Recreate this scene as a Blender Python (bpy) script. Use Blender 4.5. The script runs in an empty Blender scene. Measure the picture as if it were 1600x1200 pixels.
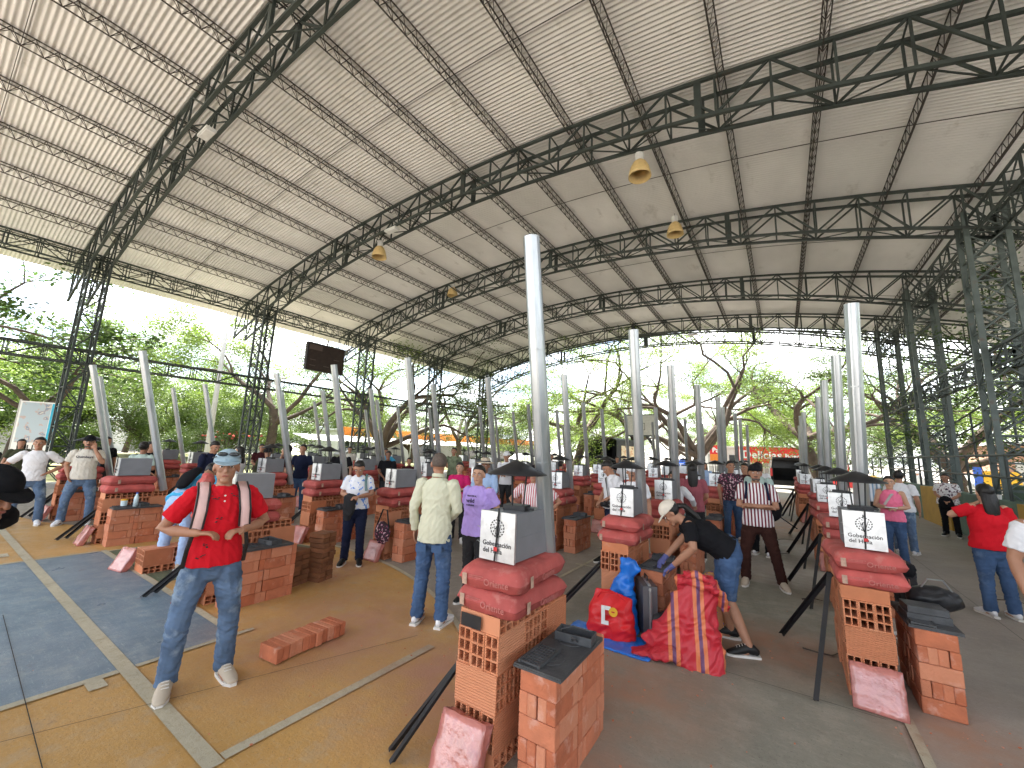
import bpy, bmesh, math, random
import numpy as np
from mathutils import Vector, Matrix, noise
random.seed(7); rng = np.random.default_rng(7)
C = bpy.context.scene.collection
PI = math.pi
sc = bpy.context.scene

# ------------------------------------------------------------------ camera, sky, sun, exposure
cd = bpy.data.cameras.new('camera'); cam = bpy.data.objects.new('camera', cd); C.objects.link(cam)
cd.sensor_width = 36.0; cd.sensor_fit = 'HORIZONTAL'; cd.lens = 36.0 * 626.0 / 1600.0
cd.clip_start = 0.05; cd.clip_end = 1500
rr = Vector((0.83193, 0.55361, 0.03746)); uu = Vector((0.05853, -0.15469, 0.98623)); ff = Vector((-0.55179, 0.81828, 0.16109))
cam.matrix_world = Matrix(((rr.x, uu.x, -ff.x, 0), (rr.y, uu.y, -ff.y, 0), (rr.z, uu.z, -ff.z, 1.8), (0, 0, 0, 1)))
sc.camera = cam

SUN_EL, SUN_AZ = math.radians(66), math.radians(-70)     # azimuth measured from +Y towards +X
w = bpy.data.worlds.new('World'); sc.world = w; w.use_nodes = True
nt = w.node_tree; nt.nodes.clear(); N = nt.nodes.new; L = nt.links.new
out = N('ShaderNodeOutputWorld'); bg = N('ShaderNodeBackground'); bg.inputs['Strength'].default_value = 0.15
sky = N('ShaderNodeTexSky'); sky.sky_type = 'NISHITA'; sky.sun_disc = False
sky.sun_elevation = SUN_EL; sky.sun_rotation = SUN_AZ; sky.dust_density = 2.0; sky.air_density = 1.0
tc = N('ShaderNodeTexCoord'); mp = N('ShaderNodeMapping'); mp.inputs['Scale'].default_value = (1.0, 1.0, 2.6)
no = N('ShaderNodeTexNoise'); no.inputs['Scale'].default_value = 2.3; no.inputs['Detail'].default_value = 7; no.inputs['Roughness'].default_value = 0.55
cr = N('ShaderNodeValToRGB'); cr.color_ramp.elements[0].position = 0.40; cr.color_ramp.elements[1].position = 0.56
cr.color_ramp.elements[0].color = (0.30, 0.30, 0.30, 1); cr.color_ramp.elements[1].color = (1, 1, 1, 1)
no2 = N('ShaderNodeTexNoise'); no2.inputs['Scale'].default_value = 4.1; no2.inputs['Detail'].default_value = 6
cc = N('ShaderNodeValToRGB'); cc.color_ramp.elements[0].color = (1.0, 1.25, 1.6, 1); cc.color_ramp.elements[1].color = (6.2, 6.2, 6.2, 1)
cc.color_ramp.elements[0].position = 0.35; cc.color_ramp.elements[1].position = 0.6
mx = N('ShaderNodeMix'); mx.data_type = 'RGBA'
L(tc.outputs['Generated'], mp.inputs['Vector']); L(mp.outputs[0], no.inputs['Vector']); L(mp.outputs[0], no2.inputs['Vector'])
L(no.outputs['Fac'], cr.inputs[0]); L(no2.outputs['Fac'], cc.inputs[0])
L(cr.outputs[0], mx.inputs['Factor']); L(sky.outputs[0], mx.inputs['A']); L(cc.outputs[0], mx.inputs['B'])
L(mx.outputs['Result'], bg.inputs['Color']); L(bg.outputs[0], out.inputs[0])
sd = bpy.data.lights.new('sun', 'SUN'); sd.energy = 4.6; sd.angle = math.radians(6); sd.color = (1.0, 0.96, 0.90)
sun = bpy.data.objects.new('sun', sd); C.objects.link(sun)
sv = Vector((math.sin(SUN_AZ) * math.cos(SUN_EL), math.cos(SUN_AZ) * math.cos(SUN_EL), math.sin(SUN_EL)))
sun.rotation_euler = (-sv).to_track_quat('-Z', 'Y').to_euler(); sun.location = sv * 60
sc.view_settings.view_transform = 'Standard'; sc.view_settings.look = 'None'
sc.view_settings.exposure = 2.68; sc.view_settings.gamma = 1; sc.view_settings.use_curve_mapping = False
sc.cycles.max_bounces = 8; sc.cycles.diffuse_bounces = 5; sc.cycles.transparent_max_bounces = 8
sc.cycles.use_denoising = True

# ------------------------------------------------------------------ materials
def mat(name, col, rough=0.7, metal=0.0, var=0.12, scale=6.0, bump=0.0, bscale=40.0, rnd=0.0, island=0.0, spec=0.4, wave=None, stretch=None, stain=None, sheen=0.0, col2=None):
    m = bpy.data.materials.new(name); m.use_nodes = True; t = m.node_tree; b = t.nodes['Principled BSDF']
    N = t.nodes.new; L = t.links.new
    b.inputs['Roughness'].default_value = rough; b.inputs['Metallic'].default_value = metal; b.inputs['Specular IOR Level'].default_value = spec
    if sheen: b.inputs['Sheen Weight'].default_value = sheen
    tc = N('ShaderNodeTexCoord'); vec = tc.outputs['Object']
    if stretch:
        mp = N('ShaderNodeMapping'); mp.inputs['Scale'].default_value = stretch; L(vec, mp.inputs[0]); vec = mp.outputs[0]
    if rnd:
        oi = N('ShaderNodeObjectInfo'); ad = N('ShaderNodeVectorMath'); ad.operation = 'MULTIPLY_ADD'
        ad.inputs[1].default_value = (37, 37, 37); L(oi.outputs['Random'], ad.inputs[0]); L(vec, ad.inputs[2]); vec = ad.outputs[0]
    n1 = N('ShaderNodeTexNoise'); n1.inputs['Scale'].default_value = scale; n1.inputs['Detail'].default_value = 5; L(vec, n1.inputs['Vector'])
    mr = N('ShaderNodeMapRange'); mr.inputs['From Min'].default_value = 0.25; mr.inputs['From Max'].default_value = 0.75
    mr.inputs['To Min'].default_value = 1 - var; mr.inputs['To Max'].default_value = 1 + var; L(n1.outputs['Fac'], mr.inputs[0])
    val = mr.outputs[0]
    def mul(a, bsock):
        x = N('ShaderNodeMath'); x.operation = 'MULTIPLY'; L(a, x.inputs[0]); L(bsock, x.inputs[1]); return x.outputs[0]
    if rnd:
        r = N('ShaderNodeMapRange'); r.inputs['To Min'].default_value = 1 - rnd; r.inputs['To Max'].default_value = 1 + rnd; L(oi.outputs['Random'], r.inputs[0]); val = mul(val, r.outputs[0])
    if island:
        g = N('ShaderNodeNewGeometry'); r = N('ShaderNodeMapRange'); r.inputs['To Min'].default_value = 1 - island; r.inputs['To Max'].default_value = 1 + island
        L(g.outputs['Random Per Island'], r.inputs[0]); val = mul(val, r.outputs[0])
    hv = N('ShaderNodeVectorMath'); hv.operation = 'SCALE'; hv.inputs[0].default_value = col[:3]; L(val, hv.inputs['Scale'])
    csock = hv.outputs[0]
    if col2:
        oi2 = N('ShaderNodeObjectInfo'); g2 = N('ShaderNodeNewGeometry'); a2 = N('ShaderNodeMath'); a2.operation = 'ADD'; L(oi2.outputs['Random'], a2.inputs[0]); L(g2.outputs['Random Per Island'], a2.inputs[1])
        f2 = N('ShaderNodeMath'); f2.operation = 'FRACT'; L(a2.outputs[0], f2.inputs[0]); m2 = N('ShaderNodeMath'); m2.operation = 'MULTIPLY'; m2.inputs[1].default_value = 0.85; L(f2.outputs[0], m2.inputs[0])
        x = N('ShaderNodeMix'); x.data_type = 'RGBA'; L(m2.outputs[0], x.inputs['Factor']); L(csock, x.inputs['A']); x.inputs['B'].default_value = (*col2, 1); csock = x.outputs['Result']
    if stain:   # (colour, scale, threshold, amount)
        n3 = N('ShaderNodeTexNoise'); n3.inputs['Scale'].default_value = stain[1]; n3.inputs['Detail'].default_value = 8; n3.inputs['Roughness'].default_value = 0.65; L(vec, n3.inputs['Vector'])
        q = N('ShaderNodeMapRange'); q.inputs['From Min'].default_value = stain[2]; q.inputs['From Max'].default_value = stain[2] + 0.12; q.inputs['To Max'].default_value = stain[3]; L(n3.outputs['Fac'], q.inputs[0])
        x = N('ShaderNodeMix'); x.data_type = 'RGBA'; L(q.outputs[0], x.inputs['Factor']); L(csock, x.inputs['A']); x.inputs['B'].default_value = (*stain[0], 1); csock = x.outputs['Result']
    L(csock, b.inputs['Base Color'])
    if bump or wave:
        bp = N('ShaderNodeBump'); bp.inputs['Strength'].default_value = min(1, bump if bump else 0.6)
        if wave:   # (axis, scale, distance)
            wv = N('ShaderNodeTexWave'); wv.bands_direction = wave[0]; wv.inputs['Scale'].default_value = wave[1]; wv.inputs['Distortion'].default_value = 0.3
            L(tc.outputs['Object'], wv.inputs['Vector']); L(wv.outputs['Fac'], bp.inputs['Height']); bp.inputs['Distance'].default_value = wave[2]
        else:
            n2 = N('ShaderNodeTexNoise'); n2.inputs['Scale'].default_value = bscale; n2.inputs['Detail'].default_value = 4; L(vec, n2.inputs['Vector'])
            L(n2.outputs['Fac'], bp.inputs['Height']); bp.inputs['Distance'].default_value = 0.01
        L(bp.outputs[0], b.inputs['Normal'])
    return m

def stripes(name, ca, cb, scale, duty=0.5, axis='X', third=None):
    m = bpy.data.materials.new(name); m.use_nodes = True; t = m.node_tree; b = t.nodes['Principled BSDF']; N = t.nodes.new; L = t.links.new
    b.inputs['Roughness'].default_value = 0.85
    tc = N('ShaderNodeTexCoord'); wv = N('ShaderNodeTexWave'); wv.bands_direction = axis; wv.inputs['Scale'].default_value = scale; wv.inputs['Distortion'].default_value = 0.6; wv.inputs['Detail Scale'].default_value = 0.6
    L(tc.outputs['Object'], wv.inputs['Vector'])
    cr = N('ShaderNodeValToRGB'); cr.color_ramp.interpolation = 'CONSTANT'; cr.color_ramp.elements[0].color = (*ca, 1); cr.color_ramp.elements[1].position = duty; cr.color_ramp.elements[1].color = (*cb, 1)
    if third: e = cr.color_ramp.elements.new(0.85); e.color = (*third, 1)
    L(wv.outputs['Fac'], cr.inputs[0]); L(cr.outputs[0], b.inputs['Base Color']); return m

def blotch(name, base, cols, scale=14, rough=0.85):
    m = bpy.data.materials.new(name); m.use_nodes = True; t = m.node_tree; b = t.nodes['Principled BSDF']; N = t.nodes.new; L = t.links.new
    b.inputs['Roughness'].default_value = rough
    tc = N('ShaderNodeTexCoord'); n = N('ShaderNodeTexNoise'); n.inputs['Scale'].default_value = scale; n.inputs['Detail'].default_value = 3; L(tc.outputs['Object'], n.inputs['Vector'])
    cr = N('ShaderNodeValToRGB'); cr.color_ramp.interpolation = 'CONSTANT'; cr.color_ramp.elements[0].color = (*base, 1)
    cr.color_ramp.elements[1].position = 0.56; cr.color_ramp.elements[1].color = (*cols[0], 1)
    for i, c in enumerate(cols[1:]): e = cr.color_ramp.elements.new(0.60 + 0.05 * i); e.color = (*c, 1)
    L(n.outputs['Fac'], cr.inputs[0]); L(cr.outputs[0], b.inputs['Base Color']); return m

M = {}
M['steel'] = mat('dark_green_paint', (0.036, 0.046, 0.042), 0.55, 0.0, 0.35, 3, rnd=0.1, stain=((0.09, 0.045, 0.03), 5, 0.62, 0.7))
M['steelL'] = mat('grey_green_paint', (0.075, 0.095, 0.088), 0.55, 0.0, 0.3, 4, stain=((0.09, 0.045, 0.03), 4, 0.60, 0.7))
M['joist'] = mat('brown_primer_paint', (0.055, 0.046, 0.042), 0.7, 0, 0.25, 3)
M['roof'] = mat('fibre_cement', (0.84, 0.815, 0.805), 0.85, 0, 0.10, 0.9, rnd=0.035, bump=0.15, bscale=30, stretch=(1, 0.5, 1), stain=((0.45, 0.42, 0.39), 1.7, 0.60, 0.5))
M['galv'] = mat('galvanised_steel', (0.46, 0.48, 0.49), 0.30, 0.75, 0.18, 5, rnd=0.08, stretch=(1, 1, 0.25), stain=((0.24, 0.27, 0.28), 7, 0.52, 0.4), bump=0.25, bscale=7)
M['plateF'] = mat('bright_galvanised_sheet', (0.72, 0.73, 0.74), 0.34, 0.75, 0.15, 14, rnd=0.05, stain=((0.5, 0.51, 0.52), 18, 0.55, 0.6))
M['boxg'] = mat('grey_enamel', (0.20, 0.205, 0.22), 0.5, 0.1, 0.08, 8, rnd=0.06)
M['black'] = mat('black_enamel', (0.016, 0.016, 0.018), 0.45, 0, 0.3, 12)
M['iron'] = mat('cast_iron', (0.075, 0.078, 0.082), 0.55, 0.3, 0.3, 9, bump=0.3, bscale=60, stain=((0.13, 0.10, 0.09), 12, 0.62, 0.5))
M['print'] = mat('black_print', (0.03, 0.028, 0.03), 0.6, 0, 0.05)
M['redprint'] = mat('red_print', (0.5, 0.03, 0.03), 0.6)
M['whiteprint'] = mat('white_print', (0.75, 0.70, 0.66), 0.7, 0, 0.1, 30)
M['paleprint'] = mat('pale_bag_print', (0.44, 0.15, 0.13), 0.8, 0, 0.35, 40)
BR = (0.47, 0.165, 0.085)
M['hollow'] = mat('extruded_clay', (0.55, 0.19, 0.085), 0.85, 0, 0.15, 7, rnd=0.12, island=0.06, col2=(0.62, 0.275, 0.15), wave=('Z', 21, 0.007), stain=((0.60, 0.33, 0.22), 6, 0.62, 0.6))
M['solid'] = mat('pressed_clay', (0.42, 0.125, 0.058), 0.9, 0, 0.22, 11, rnd=0.16, island=0.10, col2=(0.58, 0.245, 0.14), bump=0.7, bscale=45, stain=((0.60, 0.34, 0.26), 7, 0.56, 0.7))
M['earthbrick'] = mat('brown_clay', (0.20, 0.085, 0.04), 0.92, 0, 0.2, 9, rnd=0.22, bump=0.5, bscale=40)
M['bag'] = mat('red_paper_sack', (0.40, 0.078, 0.068), 0.75, 0, 0.25, 7, rnd=0.15, bump=0.8, bscale=13, stain=((0.48, 0.20, 0.17), 9, 0.56, 0.55))
M['tile'] = mat('pink_tile', (0.42, 0.13, 0.11), 0.7, 0, 0.12, 10, rnd=0.1)
M['film'] = mat('cloudy_plastic_wrap', (0.46, 0.17, 0.145), 0.18, 0, 0.2, 9, bump=1.0, bscale=16, spec=0.9, stain=((0.62, 0.38, 0.36), 12, 0.60, 0.7))
M['leaf'] = None
M['bark'] = mat('bark', (0.075, 0.055, 0.042), 0.95, 0, 0.35, 3, bump=0.8, bscale=9)
M['concw'] = mat('pale_concrete', (0.42, 0.41, 0.39), 0.9, 0, 0.12, 2)
M['white'] = mat('white_paint', (0.78, 0.78, 0.76), 0.7, 0, 0.05)
M['green'] = mat('green_wall_paint', (0.10, 0.155, 0.115), 0.8, 0, 0.18, 3, stain=((0.16, 0.15, 0.12), 4, 0.62, 0.7))
M['yellow'] = mat('ochre_wall_paint', (0.42, 0.24, 0.035), 0.8, 0, 0.15, 3, stain=((0.25, 0.17, 0.07), 5, 0.6, 0.7))
M['lampshade'] = mat('aged_cream_acrylic', (0.62, 0.45, 0.20), 0.45, 0, 0.15, 9)
M['plastic'] = mat('pale_housing', (0.6, 0.6, 0.58), 0.5)
M['orange'] = mat('orange_fascia', (0.75, 0.22, 0.03), 0.6); M['red'] = mat('red_fascia', (0.62, 0.02, 0.025), 0.5); M['redobj'] = mat('red_paint', (0.55, 0.03, 0.03), 0.35)
M['blue'] = mat('blue_paint', (0.03, 0.10, 0.45), 0.4); M['glass'] = mat('dark_glass', (0.02, 0.025, 0.03), 0.08, 0, 0.1, spec=0.8)
M['rubber'] = mat('rubber', (0.02, 0.02, 0.02), 0.85)
M['tarp'] = mat('black_tarpaulin', (0.022, 0.025, 0.03), 0.6, 0, 0.3, 2, bump=0.6, bscale=3)
M['skin'] = mat('skin_tan', (0.38, 0.19, 0.115), 0.55, 0, 0.08, 14, bump=0.1, bscale=60); M['skin2'] = mat('skin_light', (0.50, 0.28, 0.18), 0.55, 0, 0.07, 14, bump=0.1, bscale=60)
M['skin3'] = mat('skin_brown', (0.26, 0.12, 0.07), 0.55, 0, 0.08, 14)
M['hair'] = mat('black_hair', (0.012, 0.010, 0.009), 0.5, 0, 0.3, 30, bump=0.7, bscale=60, stretch=(1, 1, 0.3))
M['greyhair'] = mat('cropped_hair', (0.10, 0.075, 0.06), 0.8, 0, 0.3, 60)
M['eyew'] = mat('eye_white', (0.7, 0.68, 0.65), 0.3); M['lips'] = mat('lips', (0.33, 0.11, 0.085), 0.5)
def cloth(n, c, var=0.12, **k): M[n] = mat('cloth_' + n, c, 0.9, 0, var, 5, bump=0.9, bscale=17, spec=0.15, **k); return M[n]
cloth('c_red', (0.58, 0.012, 0.022)); cloth('c_denim', (0.10, 0.155, 0.25), 0.45, stain=((0.30, 0.38, 0.46), 3.2, 0.52, 0.75)); cloth('c_blue', (0.055, 0.10, 0.195), 0.4, stain=((0.14, 0.20, 0.30), 4, 0.55, 0.6))
cloth('c_navy', (0.012, 0.016, 0.04)); cloth('c_black', (0.010, 0.010, 0.012)); cloth('c_white', (0.72, 0.72, 0.74), 0.06); cloth('c_cream', (0.60, 0.60, 0.45), 0.05)
cloth('c_lilac', (0.46, 0.33, 0.74)); cloth('c_char', (0.03, 0.03, 0.032)); cloth('c_magenta', (0.55, 0.02, 0.13), stain=((0.10, 0.05, 0.25), 16, 0.6, 0.8)); cloth('c_sky', (0.35, 0.48, 0.70))
cloth('c_cyan', (0.08, 0.42, 0.70)); cloth('c_maroon', (0.05, 0.012, 0.014)); cloth('c_beige', (0.42, 0.39, 0.35)); cloth('c_brown', (0.045, 0.018, 0.014)); cloth('c_tee', (0.60, 0.57, 0.50), stain=((0.15, 0.15, 0.17), 9, 0.66, 0.8))
cloth('c_camo', (0.20, 0.24, 0.15), stain=((0.10, 0.11, 0.07), 9, 0.5, 0.8)); cloth('c_pinktop', (0.80, 0.18, 0.30)); cloth('c_mint', (0.38, 0.48, 0.44)); cloth('c_olive', (0.05, 0.055, 0.03)); cloth('c_cap', (0.30, 0.40, 0.46)); cloth('c_straw', (0.50, 0.42, 0.32)); cloth('c_capw', (0.66, 0.60, 0.50))
M['c_stripe'] = stripes('maroon_white_stripes', (0.16, 0.015, 0.03), (0.75, 0.72, 0.72), 7.5, 0.5); M['c_pstripe'] = stripes('pink_white_stripes', (0.75, 0.70, 0.70), (0.50, 0.10, 0.12), 9, 0.6)
M['c_bstripe'] = stripes('blue_white_stripes', (0.70, 0.72, 0.75), (0.20, 0.30, 0.42), 4, 0.6); M['c_floral'] = blotch('white_floral', (0.72, 0.70, 0.70), [(0.25, 0.06, 0.10), (0.05, 0.05, 0.07)], 22)
M['c_bluprint'] = blotch('white_with_blue_print', (0.72, 0.73, 0.76), [(0.70, 0.71, 0.76), (0.12, 0.25, 0.62)], 16); M['c_dots'] = blotch('pink_pattern', (0.04, 0.02, 0.03), [(0.5, 0.08, 0.2), (0.6, 0.5, 0.5)], 26)
M['shoe'] = mat('beige_shoe', (0.50, 0.43, 0.34), 0.8, 0, 0.1); M['shoew'] = mat('white_shoe', (0.75, 0.76, 0.78), 0.6); M['shoeb'] = mat('black_shoe', (0.012, 0.012, 0.012), 0.5); M['sole'] = mat('white_sole', (0.7, 0.68, 0.64), 0.7)
M['pinkstrap'] = mat('pale_pink_webbing', (0.75, 0.50, 0.47), 0.8); M['bluetarp'] = mat('blue_polythene', (0.01, 0.16, 0.62), 0.35, 0, 0.25, 6, bump=0.8, bscale=9, spec=0.6)
M['redbag'] = mat('red_shopping_bag', (0.62, 0.015, 0.02), 0.4, 0, 0.12, 6, bump=0.6, bscale=9); M['case'] = mat('grey_suitcase', (0.12, 0.12, 0.13), 0.4, 0.3); M['sackw'] = mat('white_woven_sack', (0.62, 0.62, 0.63), 0.6, 0, 0.2, 8, bump=0.8, bscale=14, stain=((0.2, 0.2, 0.25), 11, 0.64, 0.6))
M['paper'] = mat('paper', (0.75, 0.74, 0.74), 0.8); M['water'] = mat('clear_bottle', (0.55, 0.68, 0.72), 0.08, 0, 0.1, spec=0.8); M['glove'] = mat('blue_glove', (0.10, 0.11, 0.28), 0.9, 0, 0.2, 30)
M['teal'] = mat('teal_bag', (0.12, 0.20, 0.20), 0.8); M['grass'] = mat('grass', (0.16, 0.17, 0.07), 0.95, 0, 0.4, 0.8, bump=0.6, bscale=6, stain=((0.24, 0.19, 0.12), 0.35, 0.5, 0.8))
M['ground'] = mat('outside_paving', (0.36, 0.33, 0.29), 0.95, 0, 0.2, 0.6, stain=((0.22, 0.17, 0.12), 0.4, 0.55, 0.8)); M['asphalt'] = mat('asphalt', (0.06, 0.06, 0.06), 0.9, 0, 0.2, 3)
M['brickwall'] = mat('orange_brick_wall', (0.36, 0.20, 0.14), 0.9, 0, 0.2, 3); M['amber'] = mat('yellow_sign', (0.75, 0.42, 0.03), 0.6)
M['joint'] = mat('dark_joint', (0.055, 0.05, 0.045), 0.95); M['scale'] = mat('brown_board', (0.035, 0.022, 0.018), 0.7, 0, 0.3)

def leafmat(name, c1, c2):
    m = bpy.data.materials.new(name); m.use_nodes = True; t = m.node_tree; t.nodes.clear(); N = t.nodes.new; L = t.links.new
    o = N('ShaderNodeOutputMaterial'); d = N('ShaderNodeBsdfDiffuse'); tr = N('ShaderNodeBsdfTranslucent'); gl = N('ShaderNodeBsdfGlossy'); gl.inputs['Roughness'].default_value = 0.4
    g = N('ShaderNodeNewGeometry'); mx = N('ShaderNodeMix'); mx.data_type = 'RGBA'; mx.inputs['A'].default_value = (*c1, 1); mx.inputs['B'].default_value = (*c2, 1)
    tc = N('ShaderNodeTexCoord'); n = N('ShaderNodeTexNoise'); n.inputs['Scale'].default_value = 0.5; L(tc.outputs['Object'], n.inputs['Vector'])
    ma = N('ShaderNodeMath'); ma.operation = 'MULTIPLY_ADD'; ma.inputs[1].default_value = 0.5; L(g.outputs['Random Per Island'], ma.inputs[0])
    mr = N('ShaderNodeMapRange'); mr.inputs['From Min'].default_value = 0.35; mr.inputs['From Max'].default_value = 0.65; mr.inputs['To Max'].default_value = 0.5; L(n.outputs['Fac'], mr.inputs[0]); L(mr.outputs[0], ma.inputs[2])
    L(ma.outputs[0], mx.inputs['Factor']); L(mx.outputs['Result'], d.inputs['Color']); L(mx.outputs['Result'], tr.inputs['Color'])
    a = N('ShaderNodeMixShader'); a.inputs[0].default_value = 0.42; L(d.outputs[0], a.inputs[1]); L(tr.outputs[0], a.inputs[2])
    b = N('ShaderNodeMixShader'); b.inputs[0].default_value = 0.05; L(a.outputs[0], b.inputs[1]); L(gl.outputs[0], b.inputs[2]); L(b.outputs[0], o.inputs[0]); return m
M['leafA'] = leafmat('leaves_yellow_green', (0.105, 0.175, 0.025), (0.26, 0.35, 0.06))
M['leafB'] = leafmat('leaves_mid_green', (0.055, 0.10, 0.02), (0.14, 0.205, 0.04))
M['leafC'] = leafmat('leaves_dark_green', (0.03, 0.065, 0.015), (0.09, 0.16, 0.03))

# ------------------------------------------------------------------ helpers
class MB:
    def __init__(s): s.v = []; s.f = []
    def add(s, vs, fs):
        n = len(s.v); s.v += [tuple(v) for v in vs]; s.f += [tuple(i + n for i in f) for f in fs]; return s
    def box(s, x0, x1, y0, y1, z0, z1, mtx=None):
        vs = [Vector((x, y, z)) for z in (z0, z1) for y in (y0, y1) for x in (x0, x1)]
        if mtx: vs = [mtx @ v for v in vs]
        return s.add(vs, [(0, 2, 3, 1), (4, 5, 7, 6), (0, 1, 5, 4), (1, 3, 7, 5), (3, 2, 6, 7), (2, 0, 4, 6)])
    def bar(s, a, b, w, h=None, up=(0, 0, 1)):
        a = Vector(a); b = Vector(b); h = h or w; d = (b - a)
        if d.length < 1e-6: return s
        d.normalize(); up = Vector(up)
        if abs(d.dot(up)) > 0.98: up = Vector((1, 0, 0))
        r = d.cross(up).normalized() * w / 2; u = r.cross(d).normalized() * h / 2
        vs = [a - r - u, a + r - u, a + r + u, a - r + u, b - r - u, b + r - u, b + r + u, b - r + u]
        return s.add(vs, [(0, 3, 2, 1), (4, 5, 6, 7), (0, 1, 5, 4), (1, 2, 6, 5), (2, 3, 7, 6), (3, 0, 4, 7)])
    def tube(s, pts, rad, n=10, side=None, round_ends=False, caps=True):
        pts = [Vector(p) for p in pts]
        rad = [(r, r) if not isinstance(r, (tuple, list)) else tuple(r) for r in (rad if isinstance(rad, (list, tuple)) else [rad] * len(pts))]
        if round_ends:
            P, Rr = [], []
            d0 = (pts[0] - pts[1]).normalized(); m0 = min(rad[0])
            for k in (0.95, 0.6): P.append(pts[0] + d0 * m0 * k); q = math.sqrt(1 - k * k); Rr.append((rad[0][0] * q, rad[0][1] * q))
            P += pts; Rr += rad
            d1 = (pts[-1] - pts[-2]).normalized(); m1 = min(rad[-1])
            for k in (0.6, 0.95): P.append(pts[-1] + d1 * m1 * k); q = math.sqrt(1 - k * k); Rr.append((rad[-1][0] * q, rad[-1][1] * q))
            pts, rad = P, Rr
        m = len(pts); base = len(s.v)
        sd = Vector(side) if side is not None else None
        for i, p in enumerate(pts):
            t = (pts[min(i + 1, m - 1)] - pts[max(i - 1, 0)])
            t = t.normalized() if t.length > 1e-9 else Vector((0, 0, 1))
            if sd is None: sd = Vector((1, 0, 0)) if abs(t.x) < 0.9 else Vector((0, 1, 0))
            a = (sd - t * sd.dot(t))
            if a.length < 1e-6: a = t.orthogonal()
            a.normalize(); b = t.cross(a)
            if side is None: sd = a
            for k in range(n):
                an = 2 * PI * k / n
                s.v.append(tuple(p + a * (math.cos(an) * rad[i][0]) + b * (math.sin(an) * rad[i][1])))
        for i in range(m - 1):
            for k in range(n):
                a0 = base + i * n + k; a1 = base + i * n + (k + 1) % n
                s.f.append((a0, a1, a1 + n, a0 + n))
        if caps:
            s.f.append(tuple(base + k for k in range(n))[::-1]); s.f.append(tuple(base + (m - 1) * n + k for k in range(n)))
        return s
    def ell(s, c, r, nu=14, nv=9, mtx=None, fn=None):
        c = Vector(c); base = len(s.v); vs = []
        vs.append(Vector((0, 0, r[2])))
        for j in range(1, nv):
            th = PI * j / nv
            for i in range(nu):
                ph = 2 * PI * i / nu; vs.append(Vector((r[0] * math.sin(th) * math.cos(ph), r[1] * math.sin(th) * math.sin(ph), r[2] * math.cos(th))))
        vs.append(Vector((0, 0, -r[2])))
        if fn: vs = [fn(v) for v in vs]
        vs = [v + c for v in vs]
        if mtx: vs = [mtx @ v for v in vs]
        fs = [(0, 1 + i, 1 + (i + 1) % nu) for i in range(nu)]
        for j in range(nv - 2):
            for i in range(nu):
                a = 1 + j * nu + i; b = 1 + j * nu + (i + 1) % nu; fs.append((a, a + nu, b + nu, b))
        l = len(vs) - 1; o = 1 + (nv - 2) * nu
        fs += [(l, o + (i + 1) % nu, o + i) for i in range(nu)]
        return s.add(vs, fs)
    def lathe(s, prof, n=24, c=(0, 0, 0)):
        base = len(s.v)
        for r, z in prof:
            for k in range(n): a = 2 * PI * k / n; s.v.append((c[0] + r * math.cos(a), c[1] + r * math.sin(a), c[2] + z))
        for i in range(len(prof) - 1):
            for k in range(n): a0 = base + i * n + k; a1 = base + i * n + (k + 1) % n; s.f.append((a0, a1, a1 + n, a0 + n))
        return s
    def mesh(s, name, smooth=False):
        me = bpy.data.meshes.new(name); me.from_pydata(s.v, [], s.f); me.update()
        if smooth: me.shade_smooth()
        return me

def link(name, me, m=None, parent=None, loc=(0, 0, 0), rot=(0, 0, 0)):
    o = bpy.data.objects.new(name, me); C.objects.link(o); o.location = loc; o.rotation_euler = rot
    if m is not None and me is not None and len(me.materials) == 0: me.materials.append(M[m] if isinstance(m, str) else m)
    if parent: o.parent = parent
    return o
def obj(name, mb, m, parent=None, loc=(0, 0, 0), rot=(0, 0, 0), smooth=False): return link(name, mb.mesh(name, smooth), m, parent, loc, rot)
def tag(o, label, cat, group=None):
    o['label'] = label; o['category'] = cat
    if group: o['group'] = group
    return o
def thing(name, label, cat, loc=(0, 0, 0), rz=0, group=None):
    o = bpy.data.objects.new(name, None); C.objects.link(o); o.location = loc; o.rotation_euler = (0, 0, rz); o.empty_display_size = 0.2
    return tag(o, label, cat, group)
def struct(name, mb, m, parent=None, **k):
    o = obj(name, mb, m, parent, **k); o['kind'] = 'structure'; return o
def sheet(pts, z): 
    return MB().add([(x, y, z) for x, y in pts], [tuple(range(len(pts)))])
def smooth_by(me): me.shade_smooth()
FONT = {}
def text_mesh(s, size, bold=0.0, ext=0.0006):
    k = (s, size)
    if k in FONT: return FONT[k]
    c = bpy.data.curves.new('t', 'FONT'); c.body = s; c.size = size; c.extrude = ext; c.offset = bold; c.align_x = 'CENTER'; c.resolution_u = 2
    o = bpy.data.objects.new('t', c); C.objects.link(o)
    me = bpy.data.meshes.new_from_object(o.evaluated_get(bpy.context.evaluated_depsgraph_get())); bpy.data.objects.remove(o); me.materials.clear()
    FONT[k] = me; return me

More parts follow.
